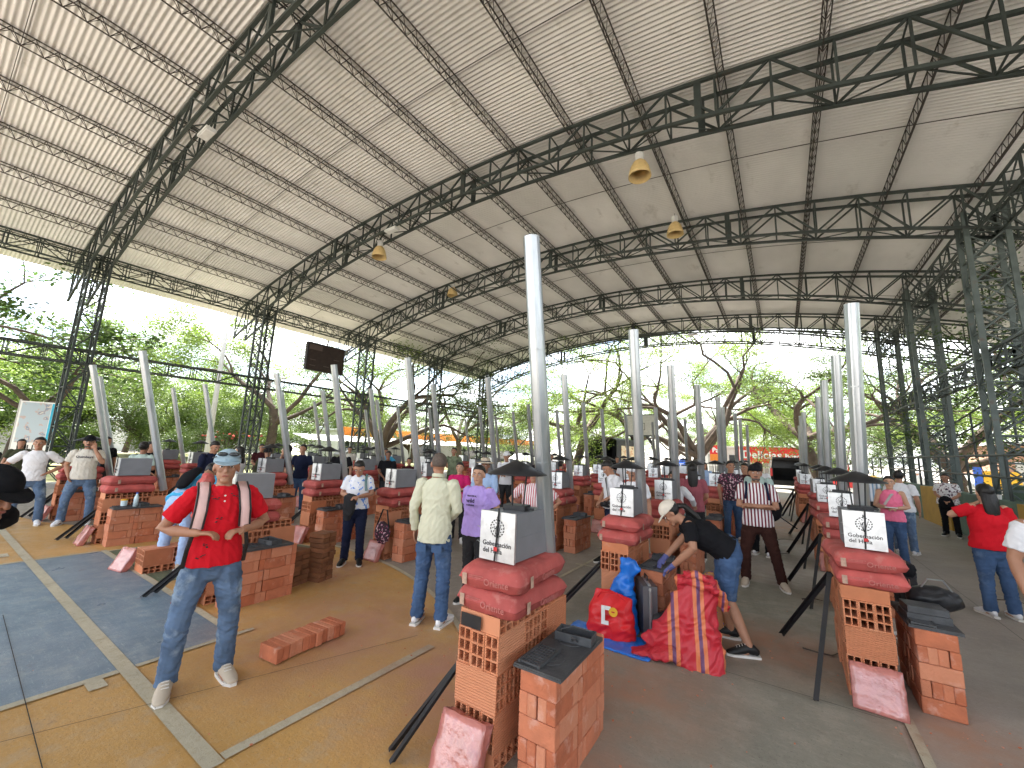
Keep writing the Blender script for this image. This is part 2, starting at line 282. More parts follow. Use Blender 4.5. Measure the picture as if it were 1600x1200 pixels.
# ------------------------------------------------------------------ ground and court
DUST = [(-3.7, 2.7, 1.5), (-2.3, 2.7, 1.1), (-1.2, 3.4, 1.0), (-0.9, 2.2, 0.8), (-0.2, 5.0, 0.9), (0.2, 13.5, 2.6), (0.9, 4.2, 0.6), (-5.4, 3.6, 0.9), (-0.3, 21.0, 4.0), (-3.5, 9.5, 1.5)]
def floor_mat(name, col, worn, wear=0.55, wamt=0.6, rough=0.75, dustc=(0.37, 0.215, 0.145), var=0.12):
    m = bpy.data.materials.new(name); m.use_nodes = True; t = m.node_tree; b = t.nodes['Principled BSDF']; N = t.nodes.new; L = t.links.new
    b.inputs['Specular IOR Level'].default_value = 0.35
    tc = N('ShaderNodeTexCoord'); V = tc.outputs['Object']
    def noise(sc, det=6, ro=0.6, st=None):
        n = N('ShaderNodeTexNoise'); n.inputs['Scale'].default_value = sc; n.inputs['Detail'].default_value = det; n.inputs['Roughness'].default_value = ro
        if st: mp = N('ShaderNodeMapping'); mp.inputs['Scale'].default_value = st; mp.inputs['Rotation'].default_value = (0, 0, 0.5); L(V, mp.inputs[0]); L(mp.outputs[0], n.inputs['Vector'])
        else: L(V, n.inputs['Vector'])
        return n.outputs['Fac']
    def rng_(s, a, bb, c=0, d=1):
        r = N('ShaderNodeMapRange'); r.inputs['From Min'].default_value = a; r.inputs['From Max'].default_value = bb; r.inputs['To Min'].default_value = c; r.inputs['To Max'].default_value = d; L(s, r.inputs[0]); return r.outputs[0]
    def mix(f, a, bb):
        x = N('ShaderNodeMix'); x.data_type = 'RGBA'; L(f, x.inputs['Factor'])
        for nm, v in (('A', a), ('B', bb)):
            if isinstance(v, tuple): x.inputs[nm].default_value = (*v, 1)
            else: L(v, x.inputs[nm])
        return x.outputs['Result']
    c1 = tuple(x * (1 - var * 1.6) for x in col); c2 = tuple(min(1, x * (1 + var)) for x in col)
    c = mix(rng_(noise(0.9, 5), 0.3, 0.7), c1, c2)
    c = mix(rng_(noise(38, 3, 0.7), 0.35, 0.75, 0, 0.35), c, tuple(x * 0.6 for x in col))
    c = mix(rng_(noise(3.5, 9, 0.72), wear, wear + 0.1, 0, wamt), c, worn)
    c = mix(rng_(noise(6.0, 8, 0.75, (0.35, 2.5, 1)), 0.60, 0.68, 0, 0.45), c, worn)
    c = mix(rng_(noise(2.1, 10, 0.8), 0.60, 0.68, 0, 0.45), c, (0.12, 0.10, 0.085))
    c = mix(rng_(noise(1.3, 12, 0.85, (1.0, 0.12, 1)), 0.58, 0.70, 0, 0.5), c, tuple(x * 0.7 for x in worn))
    c = mix(rng_(noise(0.45, 4, 0.5), 0.40, 0.70, 0, 0.13), c, dustc)
    c = mix(rng_(noise(13, 9, 0.85), 0.50, 0.62, 0, 0.38), c, worn)
    c = mix(rng_(noise(24, 6, 0.8, (0.3, 3.0, 1)), 0.56, 0.66, 0, 0.45), c, tuple(min(1, x * 1.35) for x in worn))
    c = mix(rng_(noise(95, 2, 0.6), 0.66, 0.72, 0, 0.7), c, (0.07, 0.055, 0.04))
    acc = None
    for x, y, r in DUST:
        d = N('ShaderNodeVectorMath'); d.operation = 'DISTANCE'; L(V, d.inputs[0]); d.inputs[1].default_value = (x, y, 0)
        k = rng_(d.outputs['Value'], r, r * 0.15, 0, 1)
        if acc is None: acc = k
        else: a = N('ShaderNodeMath'); a.operation = 'MAXIMUM'; L(acc, a.inputs[0]); L(k, a.inputs[1]); acc = a.outputs[0]
    a = N('ShaderNodeMath'); a.operation = 'MULTIPLY'; L(acc, a.inputs[0]); L(rng_(noise(2.6, 9, 0.7), 0.30, 0.58, 0.15, 1.0), a.inputs[1])
    c = mix(a.outputs[0], c, dustc)
    L(c, b.inputs['Base Color'])
    L(rng_(noise(4, 6), 0.3, 0.7, rough - 0.16, rough + 0.14), b.inputs['Roughness'])
    bp = N('ShaderNodeBump'); bp.inputs['Strength'].default_value = 0.35; bp.inputs['Distance'].default_value = 0.010; L(noise(60, 5, 0.7), bp.inputs['Height']); L(bp.outputs[0], b.inputs['Normal'])
    return m
M['slab'] = floor_mat('worn_grey_green_concrete', (0.31, 0.29, 0.25), (0.37, 0.335, 0.285), 0.50, 0.6, 0.68)
M['slabR'] = floor_mat('tan_concrete', (0.35, 0.315, 0.27), (0.40, 0.35, 0.30), 0.55, 0.4, 0.8)
M['slabG'] = floor_mat('grey_green_court_paint', (0.255, 0.255, 0.21), (0.33, 0.305, 0.25), 0.50, 0.6, 0.72)
M['pyel'] = floor_mat('ochre_court_paint', (0.56, 0.33, 0.10), (0.46, 0.34, 0.20), 0.53, 0.6, 0.52, dustc=(0.46, 0.24, 0.15))
M['pblue'] = floor_mat('blue_court_paint', (0.165, 0.25, 0.325), (0.30, 0.35, 0.38), 0.52, 0.55, 0.42)
M['pgreen'] = floor_mat('green_court_paint', (0.105, 0.15, 0.09), (0.22, 0.22, 0.17), 0.56, 0.5, 0.62)
M['pline'] = floor_mat('cream_line_paint', (0.52, 0.49, 0.37), (0.30, 0.24, 0.15), 0.55, 0.55, 0.7)

struct('ground', sheet([(-400, -200), (400, -200), (400, 500), (-400, 500)], -0.16), 'ground')
struct('grass_verge', sheet([(-60, -30), (-24, -30), (-24, 60), (-60, 90)], -0.152), 'grass')
struct('court_slab', MB().box(-21.2, 0.60, -14, 30.5, -0.15, 0.0), 'slab')
struct('walkway_slab', MB().box(0.606, 3.9, -14, 30.5, -0.15, 0.0), 'slabR')
struct('green_court_paint', sheet([(-2.3, 1.2), (-1.2, -6), (0.56, -6), (0.56, 7.3), (-2.3, 7.3)], 0.003), 'slabG')
def arcp(cx, cy, r, a0, a1, n=30): return [(cx + r * math.cos(math.radians(a0 + (a1 - a0) * i / n)), cy + r * math.sin(math.radians(a0 + (a1 - a0) * i / n))) for i in range(n + 1)]
yel = [(-14.5, -8), (-14.5, 1.45)] + [(-12.6, 1.75), (-11.4, 2.25), (-10.0, 3.05), (-8.8, 3.8), (-7.6, 4.3)] + arcp(-6.4, -1.85, 6.33, 98, 28)[0:] + [(-0.85, -8)]
struct('ochre_court_paint', sheet(yel, 0.004), 'pyel')
struct('blue_key_paint', sheet([(-8.85, -5), (-4.33, -5), (-4.33, 1.97), (-8.85, 1.97)], 0.008), 'pblue')
struct('green_circle_paint', sheet([(-6.5, 2.03)] + arcp(-6.6, 2.03, 2.2, 88, 180), 0.008), 'pgreen')
def strip(a, b, wd, z=0.012):
    a = Vector((*a, 0)); b = Vector((*b, 0)); d = (b - a).normalized(); n = Vector((-d.y, d.x, 0)) * wd / 2
    return [tuple((a - n).xy), tuple((b - n).xy), tuple((b + n).xy), tuple((a + n).xy)]
def line(nm, a, b, wd=0.07, z=0.012, m='pline'): struct(nm, sheet(strip(a, b, wd), z), m)
line('court_line', (-13, 1.23), (-2.71, 1.23), 0.095)
line('court_line', (-4.33, -5), (-4.33, 1.18), 0.07); line('court_line', (-4.33, 1.285), (-4.33, 2.14), 0.055)
line('court_line', (-8.87, -5), (-8.87, 1.18), 0.055); line('court_line', (-8.87, 1.285), (-8.87, 1.94), 0.055)
line('court_line', (-8.9, 1.985), (-4.36, 1.985), 0.07, 0.0125)
line('court_line', (-2.76, 1.285), (-2.76, 2.95), 0.075); line('court_line', (-4.30, 1.04), (-4.15, 1.04), 0.10); line('court_line', (-9.6, 1.04), (-9.35, 1.04), 0.12)
line('court_line', (-2.78, 5.3), (-2.74, 12.5), 0.05); line('court_line', (-2.9, 6.35), (-2.35, 6.40), 0.05); line('court_line', (0.63, -6), (0.63, 4.28), 0.06)
line('court_line', (-13.4, 3.6), (-10.9, 4.9), 0.06)
def arc_strip(cx, cy, r, a0, a1, wd, z):
    P = arcp(cx, cy, r - wd / 2, a0, a1, 40); Q = arcp(cx, cy, r + wd / 2, a0, a1, 40); mb = MB(); n = len(P)
    mb.add([(x, y, z) for x, y in P + Q], [(i, i + 1, n + i + 1, n + i) for i in range(n - 1)]); return mb
struct('court_arc_line', arc_strip(-6.4, -1.85, 6.35, 104, 50, 0.06, 0.0125), 'pline')
struct('court_circle_line', arc_strip(-6.6, 2.02, 2.2, 180, 88, 0.05, 0.0125), 'pline')
for a, b in [((2.0, -6), (2.0, 30)), ((-6.44, 0.8), (-3.3, 0.68)), ((-3.3, 0.68), (-2.6, -1.0)), ((-13, -0.9), (-3, -0.9)), ((-3.9, 0.5), (-3.0, 3.0)), ((0.6, 9.0), (3.9, 9.0)), ((0.6, 17.5), (3.9, 17.5)), ((-2.2, 4.15), (0.5, 4.15)), ((-14, 7.6), (0.5, 7.6)), ((-14, 13.6), (0.5, 13.6))]:
    line('slab_joint', a, b, 0.005, 0.016, 'joint')
# scraps of rubble and straw lying on the floor
mb = MB()
for i in range(420):
    cx, cy, r = DUST[i % 10]; x = cx + random.gauss(0, r * 0.6); y = cy + random.gauss(0, r * 0.6); s = random.uniform(0.002, 0.007)
    mb.box(-s, s, -s * 0.7, s * 0.7, -s * 0.3, s * 0.5, Matrix.Translation((x, y, 0.016)) @ Matrix.Rotation(random.random() * 3, 4, 'Z'))
o = obj('brick_rubble', mb, 'solid'); o['kind'] = 'stuff'; tag(o, 'crumbs of red brick scattered over the court floor', 'rubble')
mb = MB()
for (x, y) in [(-0.4, 9.5), (0.1, 6.8), (-0.2, 11.3), (-2.0, 8.1), (0.05, 5.1), (2.2, 8.6)]:
    p0 = Vector((x, y, 0.02)); q = [p0]
    for k in range(4): q.append(q[-1] + Vector((random.uniform(0.05, 0.16), random.uniform(-0.05, 0.09), random.uniform(-0.004, 0.006))))
    mb.tube(q, [0.008, 0.007, 0.006, 0.004, 0.002], 5)
o = obj('dry_twigs', mb, 'bark'); o['kind'] = 'stuff'; tag(o, 'dry twigs and straw littering the aisle floor', 'litter')

# ------------------------------------------------------------------ hall
BAY = 5.779; Y3 = 14.518; XL, XR = -20.32, 4.6; XC = -7.86; RB, ZB = 42.9, 9.6; RT, ZT = 55.0, 10.38
AY = [Y3 + BAY * k for k in (-4, -3, -2, -1, 0, 1, 2)] + [29.0]
def zb(x): return ZB - RB + math.sqrt(RB * RB - (x - XC) ** 2)
def zt(x): return ZT - RT + math.sqrt(RT * RT - (x - XC) ** 2)
hall = thing('sports_hall', 'open-sided court shelter with barrel roof on dark green lattice arches', 'building')
X0, X1 = -22.9, 8.3; NP = 31
xs = [X0 + (X1 - X0) * i / NP for i in range(NP + 1)]
def chord_mb(fn, dy):
    mb = MB(); P = [Vector((x, dy, fn(x))) for x in xs]
    for a, b in zip(P, P[1:]): mb.bar(a, b, 0.072, 0.072, up=(0, 1, 0))
    return mb
hw = 0.26
arch_meshes = [(chord_mb(zt, -hw).mesh('chord'), 'top'), (chord_mb(zt, hw).mesh('chord'), 'top'), (chord_mb(zb, -hw).mesh('chord'), 'b'), (chord_mb(zb, hw).mesh('chord'), 'b')]
mb = MB()
for s in (-hw, hw):
    for i, x in enumerate(xs):
        if i % 3 == 0 or i % 3 == 1 or True: mb.bar((x, s, zb(x)), (x, s, zt(x)), 0.04, 0.04)
        if i < NP:
            x2 = xs[i + 1]
            if i % 2: mb.bar((x, s, zt(x)), (x2, s, zb(x2)), 0.044, 0.044)
            else: mb.bar((x, s, zb(x)), (x2, s, zt(x2)), 0.044, 0.044)
for i, x in enumerate(xs):
    mb.bar((x, -hw, zt(x)), (x, hw, zt(x)), 0.028); mb.bar((x, -hw, zb(x)), (x, hw, zb(x)), 0.028)
    if i < NP:
        x2 = xs[i + 1]; mb.bar((x, -hw if i % 2 else hw, zb(x)), (x2, hw if i % 2 else -hw, zb(x2)), 0.024)
web_me = mb.mesh('web')
gm = MB()
gus = []
for xx in (-14.6, -7.86, -1.1):
    for s in (-hw, hw): gus.append(MB().box(xx - 0.07, xx + 0.07, s - 0.035, s + 0.035, zb(xx) - 0.03, zt(xx) + 0.02).mesh('splice_post'))
for k, y in enumerate(AY):
    a = link('arch_truss', None, None, hall, (0, y, 0))
    for me, _ in arch_meshes: link('chord', me, 'steel', a)
    link('web', web_me, 'steel', a)
    for q in gus: link('splice_post', q, 'steel', a)
# lattice columns
def column_meshes(wx, wy, h, taper):
    ch = []
    for sx in (-1, 1):
        for sy in (-1, 1):
            mb = MB(); a = (sx * wx / 2 * taper, sy * wy / 2, 0); b = (sx * wx / 2, sy * wy / 2, h); mb.bar(a, b, 0.11, 0.06, up=(0, 1, 0)); ch.append(mb.mesh('chord'))
    mb = MB(); n = int(h / 0.62)
    def P(sx, sy, z): t = taper + (1 - taper) * z / h; return Vector((sx * wx / 2 * t, sy * wy / 2, z))
    for i in range(n):
        z0 = h * i / n; z1 = h * (i + 1) / n
        for sy in (-1, 1):
            mb.bar(P(-1, sy, z0), P(1, sy, z0), 0.035)
            mb.bar(P(-1, sy, z0), P(1, sy, z1), 0.03); mb.bar(P(1, sy, z0), P(-1, sy, z1), 0.03)
        for sx in (-1, 1):
            mb.bar(P(sx, -1, z0), P(sx, 1, z0), 0.035)
            mb.bar(P(sx, -1 if i % 2 else 1, z0), P(sx, 1 if i % 2 else -1, z1), 0.03)
    return ch, mb.mesh('lacing')
chR, lcR = column_meshes(0.70, 0.50, 8.3, 1.0); chL, lcL = column_meshes(0.75, 0.5, 8.0, 0.78)
foot = MB().box(-0.5, 0.5, -0.4, 0.4, 0.0, 0.12).mesh('footing')
for k, y in enumerate(AY):
    if k < 7:
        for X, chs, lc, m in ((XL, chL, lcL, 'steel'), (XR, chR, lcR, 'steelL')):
            c = link('column', None, None, hall, (X, y, 0.0))
            for me in chs: link('chord', me, m, c)
            link('lacing', lc, m, c); link('footing', foot, 'concw', c)
# longitudinal girders
def girder_mesh(L, w, z0, z1, n, double=True):
    mb = MB(); S = (-w / 2, w / 2)
    for s in S:
        for z in (z0, z1): mb.bar((s, 0, z), (s, L, z), 0.05)
    for i in range(n + 1):
        y = L * i / n; y2 = L * (i + 1) / n
        for s in S:
            mb.bar((s, y - 0.04, z0), (s, y - 0.04, z1), 0.022); mb.bar((s, y + 0.04, z0), (s, y + 0.04, z1), 0.022)
            if i < n: mb.bar((s, y, z0 if i % 2 else z1), (s, y2, z1 if i % 2 else z0), 0.026)
        mb.bar((S[0], y, z0), (S[1], y, z0), 0.022); mb.bar((S[0], y, z1), (S[1], y, z1), 0.022)
        if i < n: mb.bar((S[0], y, z0), (S[1], y2, z0), 0.02)
    return mb.mesh('girder')
G1 = girder_mesh(BAY, 0.5, 7.62, 8.14, 8); G2 = girder_mesh(BAY, 0.4, 4.20, 4.66, 7); G3 = girder_mesh(2.92, 0.5, 7.62, 8.14, 4)
for k in range(6):
    for X in (XL, XR): link('eave_girder', G1, 'steel', hall, (X, AY[k], 0)); link('tie_girder', G2, 'steel', hall, (X, AY[k], 0))
for X in (XL, XR): link('eave_girder', G3, 'steel', hall, (X, AY[6], 0))
G4 = girder_mesh(BAY, 0.4, 7.9, 8.3, 7)
# purlin joists and roof sheets, laid along the arc
SP = 1.79; ang0 = SP / RT; cz = ZT - RT
K0, K1 = -8, 9
def joist(Ln):
    mb = MB(); n = int(round(Ln / 0.34))
    zt_, zb_ = 0.16, -0.13
    for s in (-0.07, 0.07): mb.bar((s, 0, zt_), (s, Ln, zt_), 0.022)
    mb.bar((0, 0.2, zb_), (0, Ln - 0.2, zb_), 0.022)
    for i in range(n):
        y = Ln * i / n; y2 = Ln * (i + 0.5) / n; y3 = Ln * (i + 1) / n
        if 0.1 < y2 < Ln - 0.1:
            for s in (-0.07, 0.07): mb.bar((s, y, zt_), (0, y2, zb_), 0.011); mb.bar((0, y2, zb_), (s, y3, zt_), 0.011)
    return mb.mesh('purlin')
J1, J2 = joist(BAY), joist(2.92)
pa = lambda k: (k + 0.03) * ang0
for k in range(K0, K1 + 1):
    a = pa(k); x = XC + RT * math.sin(a); z = cz + RT * math.cos(a)
    for b in range(7): link('purlin', J1 if b < 6 else J2, 'joist', hall, (x, AY[b], z), (0, a, 0))
def wave_sheet(Ln, a0, a1, lift):
    wl, amp = 0.105, 0.016; ny = int(Ln / wl * 6); na = 3; mb = MB(); V = []
    R = RT + 0.175
    for t in (0, 1):
        for i in range(ny + 1):
            y = Ln * i / ny; dz = amp * math.sin(2 * PI * y / wl)
            for j in range(na + 1):
                a = a0 + (a1 - a0) * j / na; r = R + amp + dz + lift * (1 - j / na) + t * 0.008
                V.append((r * math.sin(a), y, r * math.cos(a)))
    n1 = (ny + 1) * (na + 1); F = []
    for t in (0, 1):
        for i in range(ny):
            for j in range(na):
                q = t * n1 + i * (na + 1) + j; f = (q, q + na + 1, q + na + 2, q + 1); F.append(f if t == 0 else f[::-1])
    return MB().add(V, F).mesh('roof_sheet', True)
S1 = wave_sheet(BAY / 2 + 0.03, -0.03 * ang0, 1.03 * ang0, 0.014); S2 = wave_sheet(2.92 / 2 + 0.3, -0.03 * ang0, 1.03 * ang0, 0.014)
for k in range(K0 - 1, K1 + 1):
    for b in range(7):
        for h in (0, 1):
            L_ = BAY if b < 6 else 2.92
            link('roof_sheet', S1 if b < 6 else S2, 'roof', hall, (XC, AY[b] + h * L_ / 2, cz + (0.004 if h else 0)), (0, pa(k), 0))
# sag rods mid bay
mb = MB(); P = [Vector((x, 0, zt(x) + 0.13)) for x in xs]
for a, b in zip(P, P[1:]): mb.bar(a, b, 0.014)
rod = mb.mesh('sag_rod')
for b in range(6): link('sag_rod', rod, 'joist', hall, (0, AY[b] + BAY / 2, 0))
# lamps
def bell_lamp(x, y, ztop, label):
    t = thing('bell_lamp', label, 'lamp', (x, y, ztop), 0, 'bell lamps hanging under the arches')
    obj('ballast', MB().lathe([(0.0, 0), (0.10, 0), (0.11, -0.05), (0.10, -0.20), (0.06, -0.24), (0.0, -0.24)], 16), 'plastic', t)
    obj('lamp_shade', MB().lathe([(0.10, -0.22), (0.16, -0.28), (0.22, -0.40), (0.265, -0.58), (0.275, -0.66), (0.265, -0.66), (0.21, -0.40), (0.15, -0.29), (0.09, -0.24)], 28), 'lampshade', t, smooth=True)
    obj('hook', MB().tube([(0, 0, 0), (0, 0, 0.12)], 0.012, 6), 'steel', t)
bell_lamp(-2.55, 9.1, 9.25, 'largest cream bell lamp, hanging above and right of the tallest pipe')
bell_lamp(-2.6, 13.4, 9.85, 'cream bell lamp with white ballast under the third arch, right half of roof')
bell_lamp(-12.3, 8.9, 9.45, 'cream bell lamp under the second arch, upper left of the scoreboard')
bell_lamp(-13.6, 14.4, 10.1, 'small far cream bell lamp on the third arch, left of the tallest pipe')
def flat_lamp(x, y, z, label):
    t = thing('floodlight', label, 'lamp', (x, y, z), 0, 'flat floodlights on the arches')
    obj('housing', MB().box(-0.28, 0.28, -0.11, 0.11, 0.02, 0.09), 'plastic', t); obj('lens', MB().box(-0.25, 0.25, -0.09, 0.09, 0.0, 0.018), 'paper', t)
    obj('bracket', MB().box(-0.02, 0.02, -0.02, 0.02, 0.09, 0.2), 'steel', t)
flat_lamp(-11.3, 2.95, 9.12, 'white floodlight under the nearest arch at upper left')
flat_lamp(-10.9, 8.3, 9.15, 'flat white floodlight beside the left bell lamp of second arch')
flat_lamp(-4.4, 20.3, 9.2, 'small flat floodlight on the fourth arch, centre of the hall')
flat_lamp(-4.2, 26.1, 9.2, 'small flat floodlight on the fifth arch near the far end')
# scoreboard
t = thing('scoreboard', 'dark brown scoreboard hanging from the left eave girder', 'scoreboard', (-20.0, 11.75, 5.45))
obj('panel', MB().box(-0.09, 0.09, -1.05, 1.05, 0, 1.45), 'scale', t)
obj('frame', MB().box(0.092, 0.11, -1.05, 1.05, 1.40, 1.45).box(0.092, 0.11, -1.05, 1.05, 0, 0.05).box(0.092, 0.11, -1.05, -1.0, 0.05, 1.40).box(0.092, 0.11, 1.0, 1.05, 0.05, 1.40), 'black', t)
obj('name_plate', MB().box(0.092, 0.10, -0.95, -0.25, 1.08, 1.34), mat('dull_plate', (0.10, 0.07, 0.06)), t)
for yy, zz in ((-0.7, 0.55), (0.05, 0.3), (0.6, 0.75), (-0.7, 0.25)): obj('digit_window', MB().box(0.092, 0.10, yy - 0.15, yy + 0.15, zz - 0.012, zz + 0.012), mat('dull_plate2', (0.13, 0.10, 0.08)), t)
for yy in (-0.8, 0.8): obj('hanger', MB().bar((0, yy, 1.45), (0, yy, 2.25), 0.02), 'steel', t)

# right boundary wall, railing, terraces
t = thing('boundary_wall', 'low wall painted in green and ochre panels along the right side of the hall', 'wall', (0, 0, 0))
seg = [(-10, -3, 'green'), (-3, 0, 'yellow'), (0, 5.5, 'green'), (5.5, 8.5, 'yellow'), (8.5, 11.5, 'green'), (11.5, 12.6, 'yellow'), (12.6, 16.75, 'green'), (16.75, 19.55, 'yellow'), (19.55, 22.3, 'green'), (22.3, 25.3, 'yellow'), (25.3, 28, 'green'), (28, 30.5, 'yellow')]
for a, b, m in seg:
    f = 3.86 if m == 'yellow' else 3.94
    mb = MB().box(f, 4.18, a + 0.003, b - 0.003, 0, 1.10); obj('wall_panel', mb, m, t)
t = thing('railing', 'dark pipe railing standing on the right boundary wall', 'railing', (0, 0, 0))
for i in range(16): obj('post', MB().tube([(4.05, -5 + i * 2.3, 1.1), (4.05, -5 + i * 2.3, 2.1)], 0.03, 8), 'steel', t)
for z in (1.6, 2.08): obj('rail', MB().tube([(4.05, -7, z), (4.05, 30.4, z)], 0.028, 8), 'steel', t)
t = thing('railing', 'sloping pipe handrail climbing beside the green terraces', 'railing', (0, 0, 0))
for z in (0.0, 0.5, 1.0): obj('rail', MB().tube([(5.4, 30.0, 1.3 + z), (5.4, 20.0, 2.6 + z), (5.4, 12, 3.7 + z)], 0.03, 8), 'steel', t)
for y in (29, 26, 23, 20, 17, 14): zz = 1.3 + (30 - y) * 0.13; obj('post', MB().tube([(5.4, y, zz - 0.5), (5.4, y, zz + 1.0)], 0.03, 8), 'steel', t)
t = thing('terrace', 'stepped green concrete terraces behind the right-hand columns', 'terrace', (0, 0, 0))
for i in range(5): obj('step', MB().box(4.9 + i * 0.8, 9.6, -10, 24.5 - i * 1.2, 0.46 * i - 0.15 + (0.001 if i else 0), 0.46 * (i + 1) - 0.15), 'green', t)
struct('side_path', MB().box(4.2, 4.88, -14, 30.5, -0.15, 0.02), 'slabR')

M['labelpaper'] = mat('worn_label', (0.42, 0.27, 0.20), 0.8, 0, 0.4, 30)
# ------------------------------------------------------------------ stove kits
def hollow_brick(L_=0.30, w=0.098, h=0.205):
    """clay block: L_ along y, holes (2 wide x 3 high) run through along y, origin at centre"""
    mb = MB(); wt = 0.011; cx = [-w / 2, -0.004, 0.004, w / 2]
    hx = [(-w / 2 + wt, -0.0045), (0.0045, w / 2 - wt)]; hz = []
    ih = (h - wt * 4) / 3
    for i in range(3): z = -h / 2 + wt + i * (ih + wt); hz.append((z, z + ih))
    X = sorted({-w / 2, w / 2, *[a for p in hx for a in p]}); Z = sorted({-h / 2, h / 2, *[a for p in hz for a in p]})
    def hole(x0, x1, z0, z1): return any(abs(x0 - a) < 1e-6 and abs(x1 - b) < 1e-6 for a, b in hx) and any(abs(z0 - a) < 1e-6 and abs(z1 - b) < 1e-6 for a, b in hz)
    y0, y1 = -L_ / 2, L_ / 2
    for i in range(len(X) - 1):
        for j in range(len(Z) - 1):
            x0, x1, z0, z1 = X[i], X[i + 1], Z[j], Z[j + 1]
            if not hole(x0, x1, z0, z1):
                mb.add([(x0, y0, z0), (x1, y0, z0), (x1, y0, z1), (x0, y0, z1)], [(0, 1, 2, 3)]); mb.add([(x0, y1, z0), (x1, y1, z0), (x1, y1, z1), (x0, y1, z1)], [(3, 2, 1, 0)])
            else:
                mb.add([(x0, y0, z0), (x1, y0, z0), (x1, y0, z1), (x0, y0, z1), (x0, y1, z0), (x1, y1, z0), (x1, y1, z1), (x0, y1, z1)], [(0, 4, 5, 1), (1, 5, 6, 2), (2, 6, 7, 3), (3, 7, 4, 0)])
    mb.add([(x, y, z) for z in (-h / 2, h / 2) for y in (y0, y1) for x in (-w / 2, w / 2)], [(4, 5, 7, 6), (0, 2, 3, 1), (2, 0, 4, 6), (1, 3, 7, 5)])
    return mb
def chamfer_brick(L_=0.232, w=0.0565, h=0.113, c=0.005, recess=True):
    """pressed brick on edge: length along x, width along y"""
    mb = MB(); a, b, d = L_ / 2, w / 2, h / 2
    bm = bmesh.new(); bmesh.ops.create_cube(bm, size=1); bmesh.ops.scale(bm, vec=(L_, w, h), verts=bm.verts)
    bmesh.ops.bevel(bm, geom=bm.edges[:], offset=c, segments=1, affect='EDGES')
    bm.verts.ensure_lookup_table(); mb.add([v.co[:] for v in bm.verts], [tuple(v.index for v in f.verts) for f in bm.faces]); bm.free(); return mb
HB = hollow_brick(); HB_me = HB.mesh('brick'); SBm = chamfer_brick(); SB_me = SBm.mesh('brick')
def hollow_layout():
    """list of (centre, rotz, lying) for one pile; x 0..0.30, y 0..0.93"""
    Lp = []; h = 0.205; z = 0.0
    # bottom course lies flat, then holes / ribs / holes / flat
    def endon(z, y0): [Lp.append(((0.05 + i * 0.1, y0 + 0.15, z + h / 2), 0, 0)) for i in range(3)]
    def cross(z, y0): [Lp.append(((0.15, y0 + 0.05 + i * 0.1, z + h / 2), PI / 2, 0)) for i in range(3)]
    for y in (0.05, 0.26, 0.47, 0.68): Lp.append(((0.15, y + 0.052, 0.049), PI / 2, 1))
    z = 0.098
    for c in range(3):
        for k in range(3):
            (endon if (c + k) % 2 == 0 else cross)(z, k * 0.302)
        z += h + 0.001
    for y in (0.01, 0.22, 0.43, 0.64): Lp.append(((0.15, y + 0.103, z + 0.049), PI / 2, 1))
    return Lp
def solid_layout():
    Lp = []; w = 0.0595; h = 0.116
    for c in range(5):
        z = c * h + h / 2
        y = 0.0
        blocks = ['x', 'y', 'x', 'y', 'x'] if c % 2 == 0 else ['y', 'x', 'y', 'x']
        for b in blocks:
            n = 1 if b == 'x' and y == 0 else 2
            if b == 'x':
                for i in range(n if y > 0 else 1 + (c % 2)): Lp.append(((0.118, y + w / 2, z), 0)); y += w
            else:
                for i in range(4): Lp.append(((w / 2 + i * w, y + 0.118, z), PI / 2))
                y += 0.236
            if y > 0.60: break
        while y < 0.66: Lp.append(((0.118, y + w / 2, z), 0)); y += w
    return Lp
HL, SL = hollow_layout(), solid_layout()
def brick_matrix(pos, rz, lying=0, jit=1.0):
    j = lambda s: random.uniform(-s, s) * jit
    m = Matrix.Translation((pos[0] + j(0.006), pos[1] + j(0.004), pos[2])) @ Matrix.Rotation(rz + j(0.022), 4, 'Z')
    if lying: m = m @ Matrix.Rotation(PI / 2, 4, 'Y')
    return m
def joined(base, lay, name):
    mb = MB()
    for it in lay:
        m = brick_matrix(it[0], it[1], it[2] if len(it) > 2 else 0); mb.add([m @ Vector(v) for v in base.v], base.f)
    return mb.mesh(name)
HJ = [joined(HB, HL, 'hollow_brick_pile') for _ in range(2)]; SJ = [joined(SBm, SL, 'solid_brick_pile') for _ in range(2)]
def pillow(w, l, h, seed, sag=0.0, n=16):
    rnd = random.Random(seed); mb = MB(); off = Vector((rnd.random() * 50, rnd.random() * 50, 0)); V = []
    nu, nv = n, n + 6
    def prof(u, v): return (max(0, 1 - abs(u) ** 7) ** 0.42) * (max(0, 1 - abs(v) ** 11) ** 0.42)
    for t in (1, -1):
        for j in range(nv + 1):
            for i in range(nu + 1):
                u = -1 + 2 * i / nu; v = -1 + 2 * j / nv
                u2 = math.sin(u * PI / 2) * 0.5 + u * 0.5; v2 = math.sin(v * PI / 2) * 0.5 + v * 0.5
                p = prof(u2, v2); x = u2 * w / 2 * (1 - 0.03 * abs(v2) ** 3); y = v2 * l / 2 * (1 - 0.02 * abs(u2) ** 3)
                z = t * h / 2 * p * (0.96 if t > 0 else 0.9)
                nn = noise.noise(Vector((x * 6, y * 6, t * 3)) + off) * 0.016 + noise.noise(Vector((x * 15, y * 11, t * 3)) + off) * 0.010
                z += nn * p - sag * (v2 * v2) * 0.5
                V.append((x + noise.noise(Vector((y * 7, t, 5)) + off) * 0.008 * abs(u2), y, z))
    n1 = (nu + 1) * (nv + 1); F = []
    for t in (0, 1):
        for j in range(nv):
            for i in range(nu):
                q = t * n1 + j * (nu + 1) + i; f = (q, q + 1, q + nu + 2, q + nu + 1); F.append(f if t == 0 else f[::-1])
    mb.add(V, F); return mb
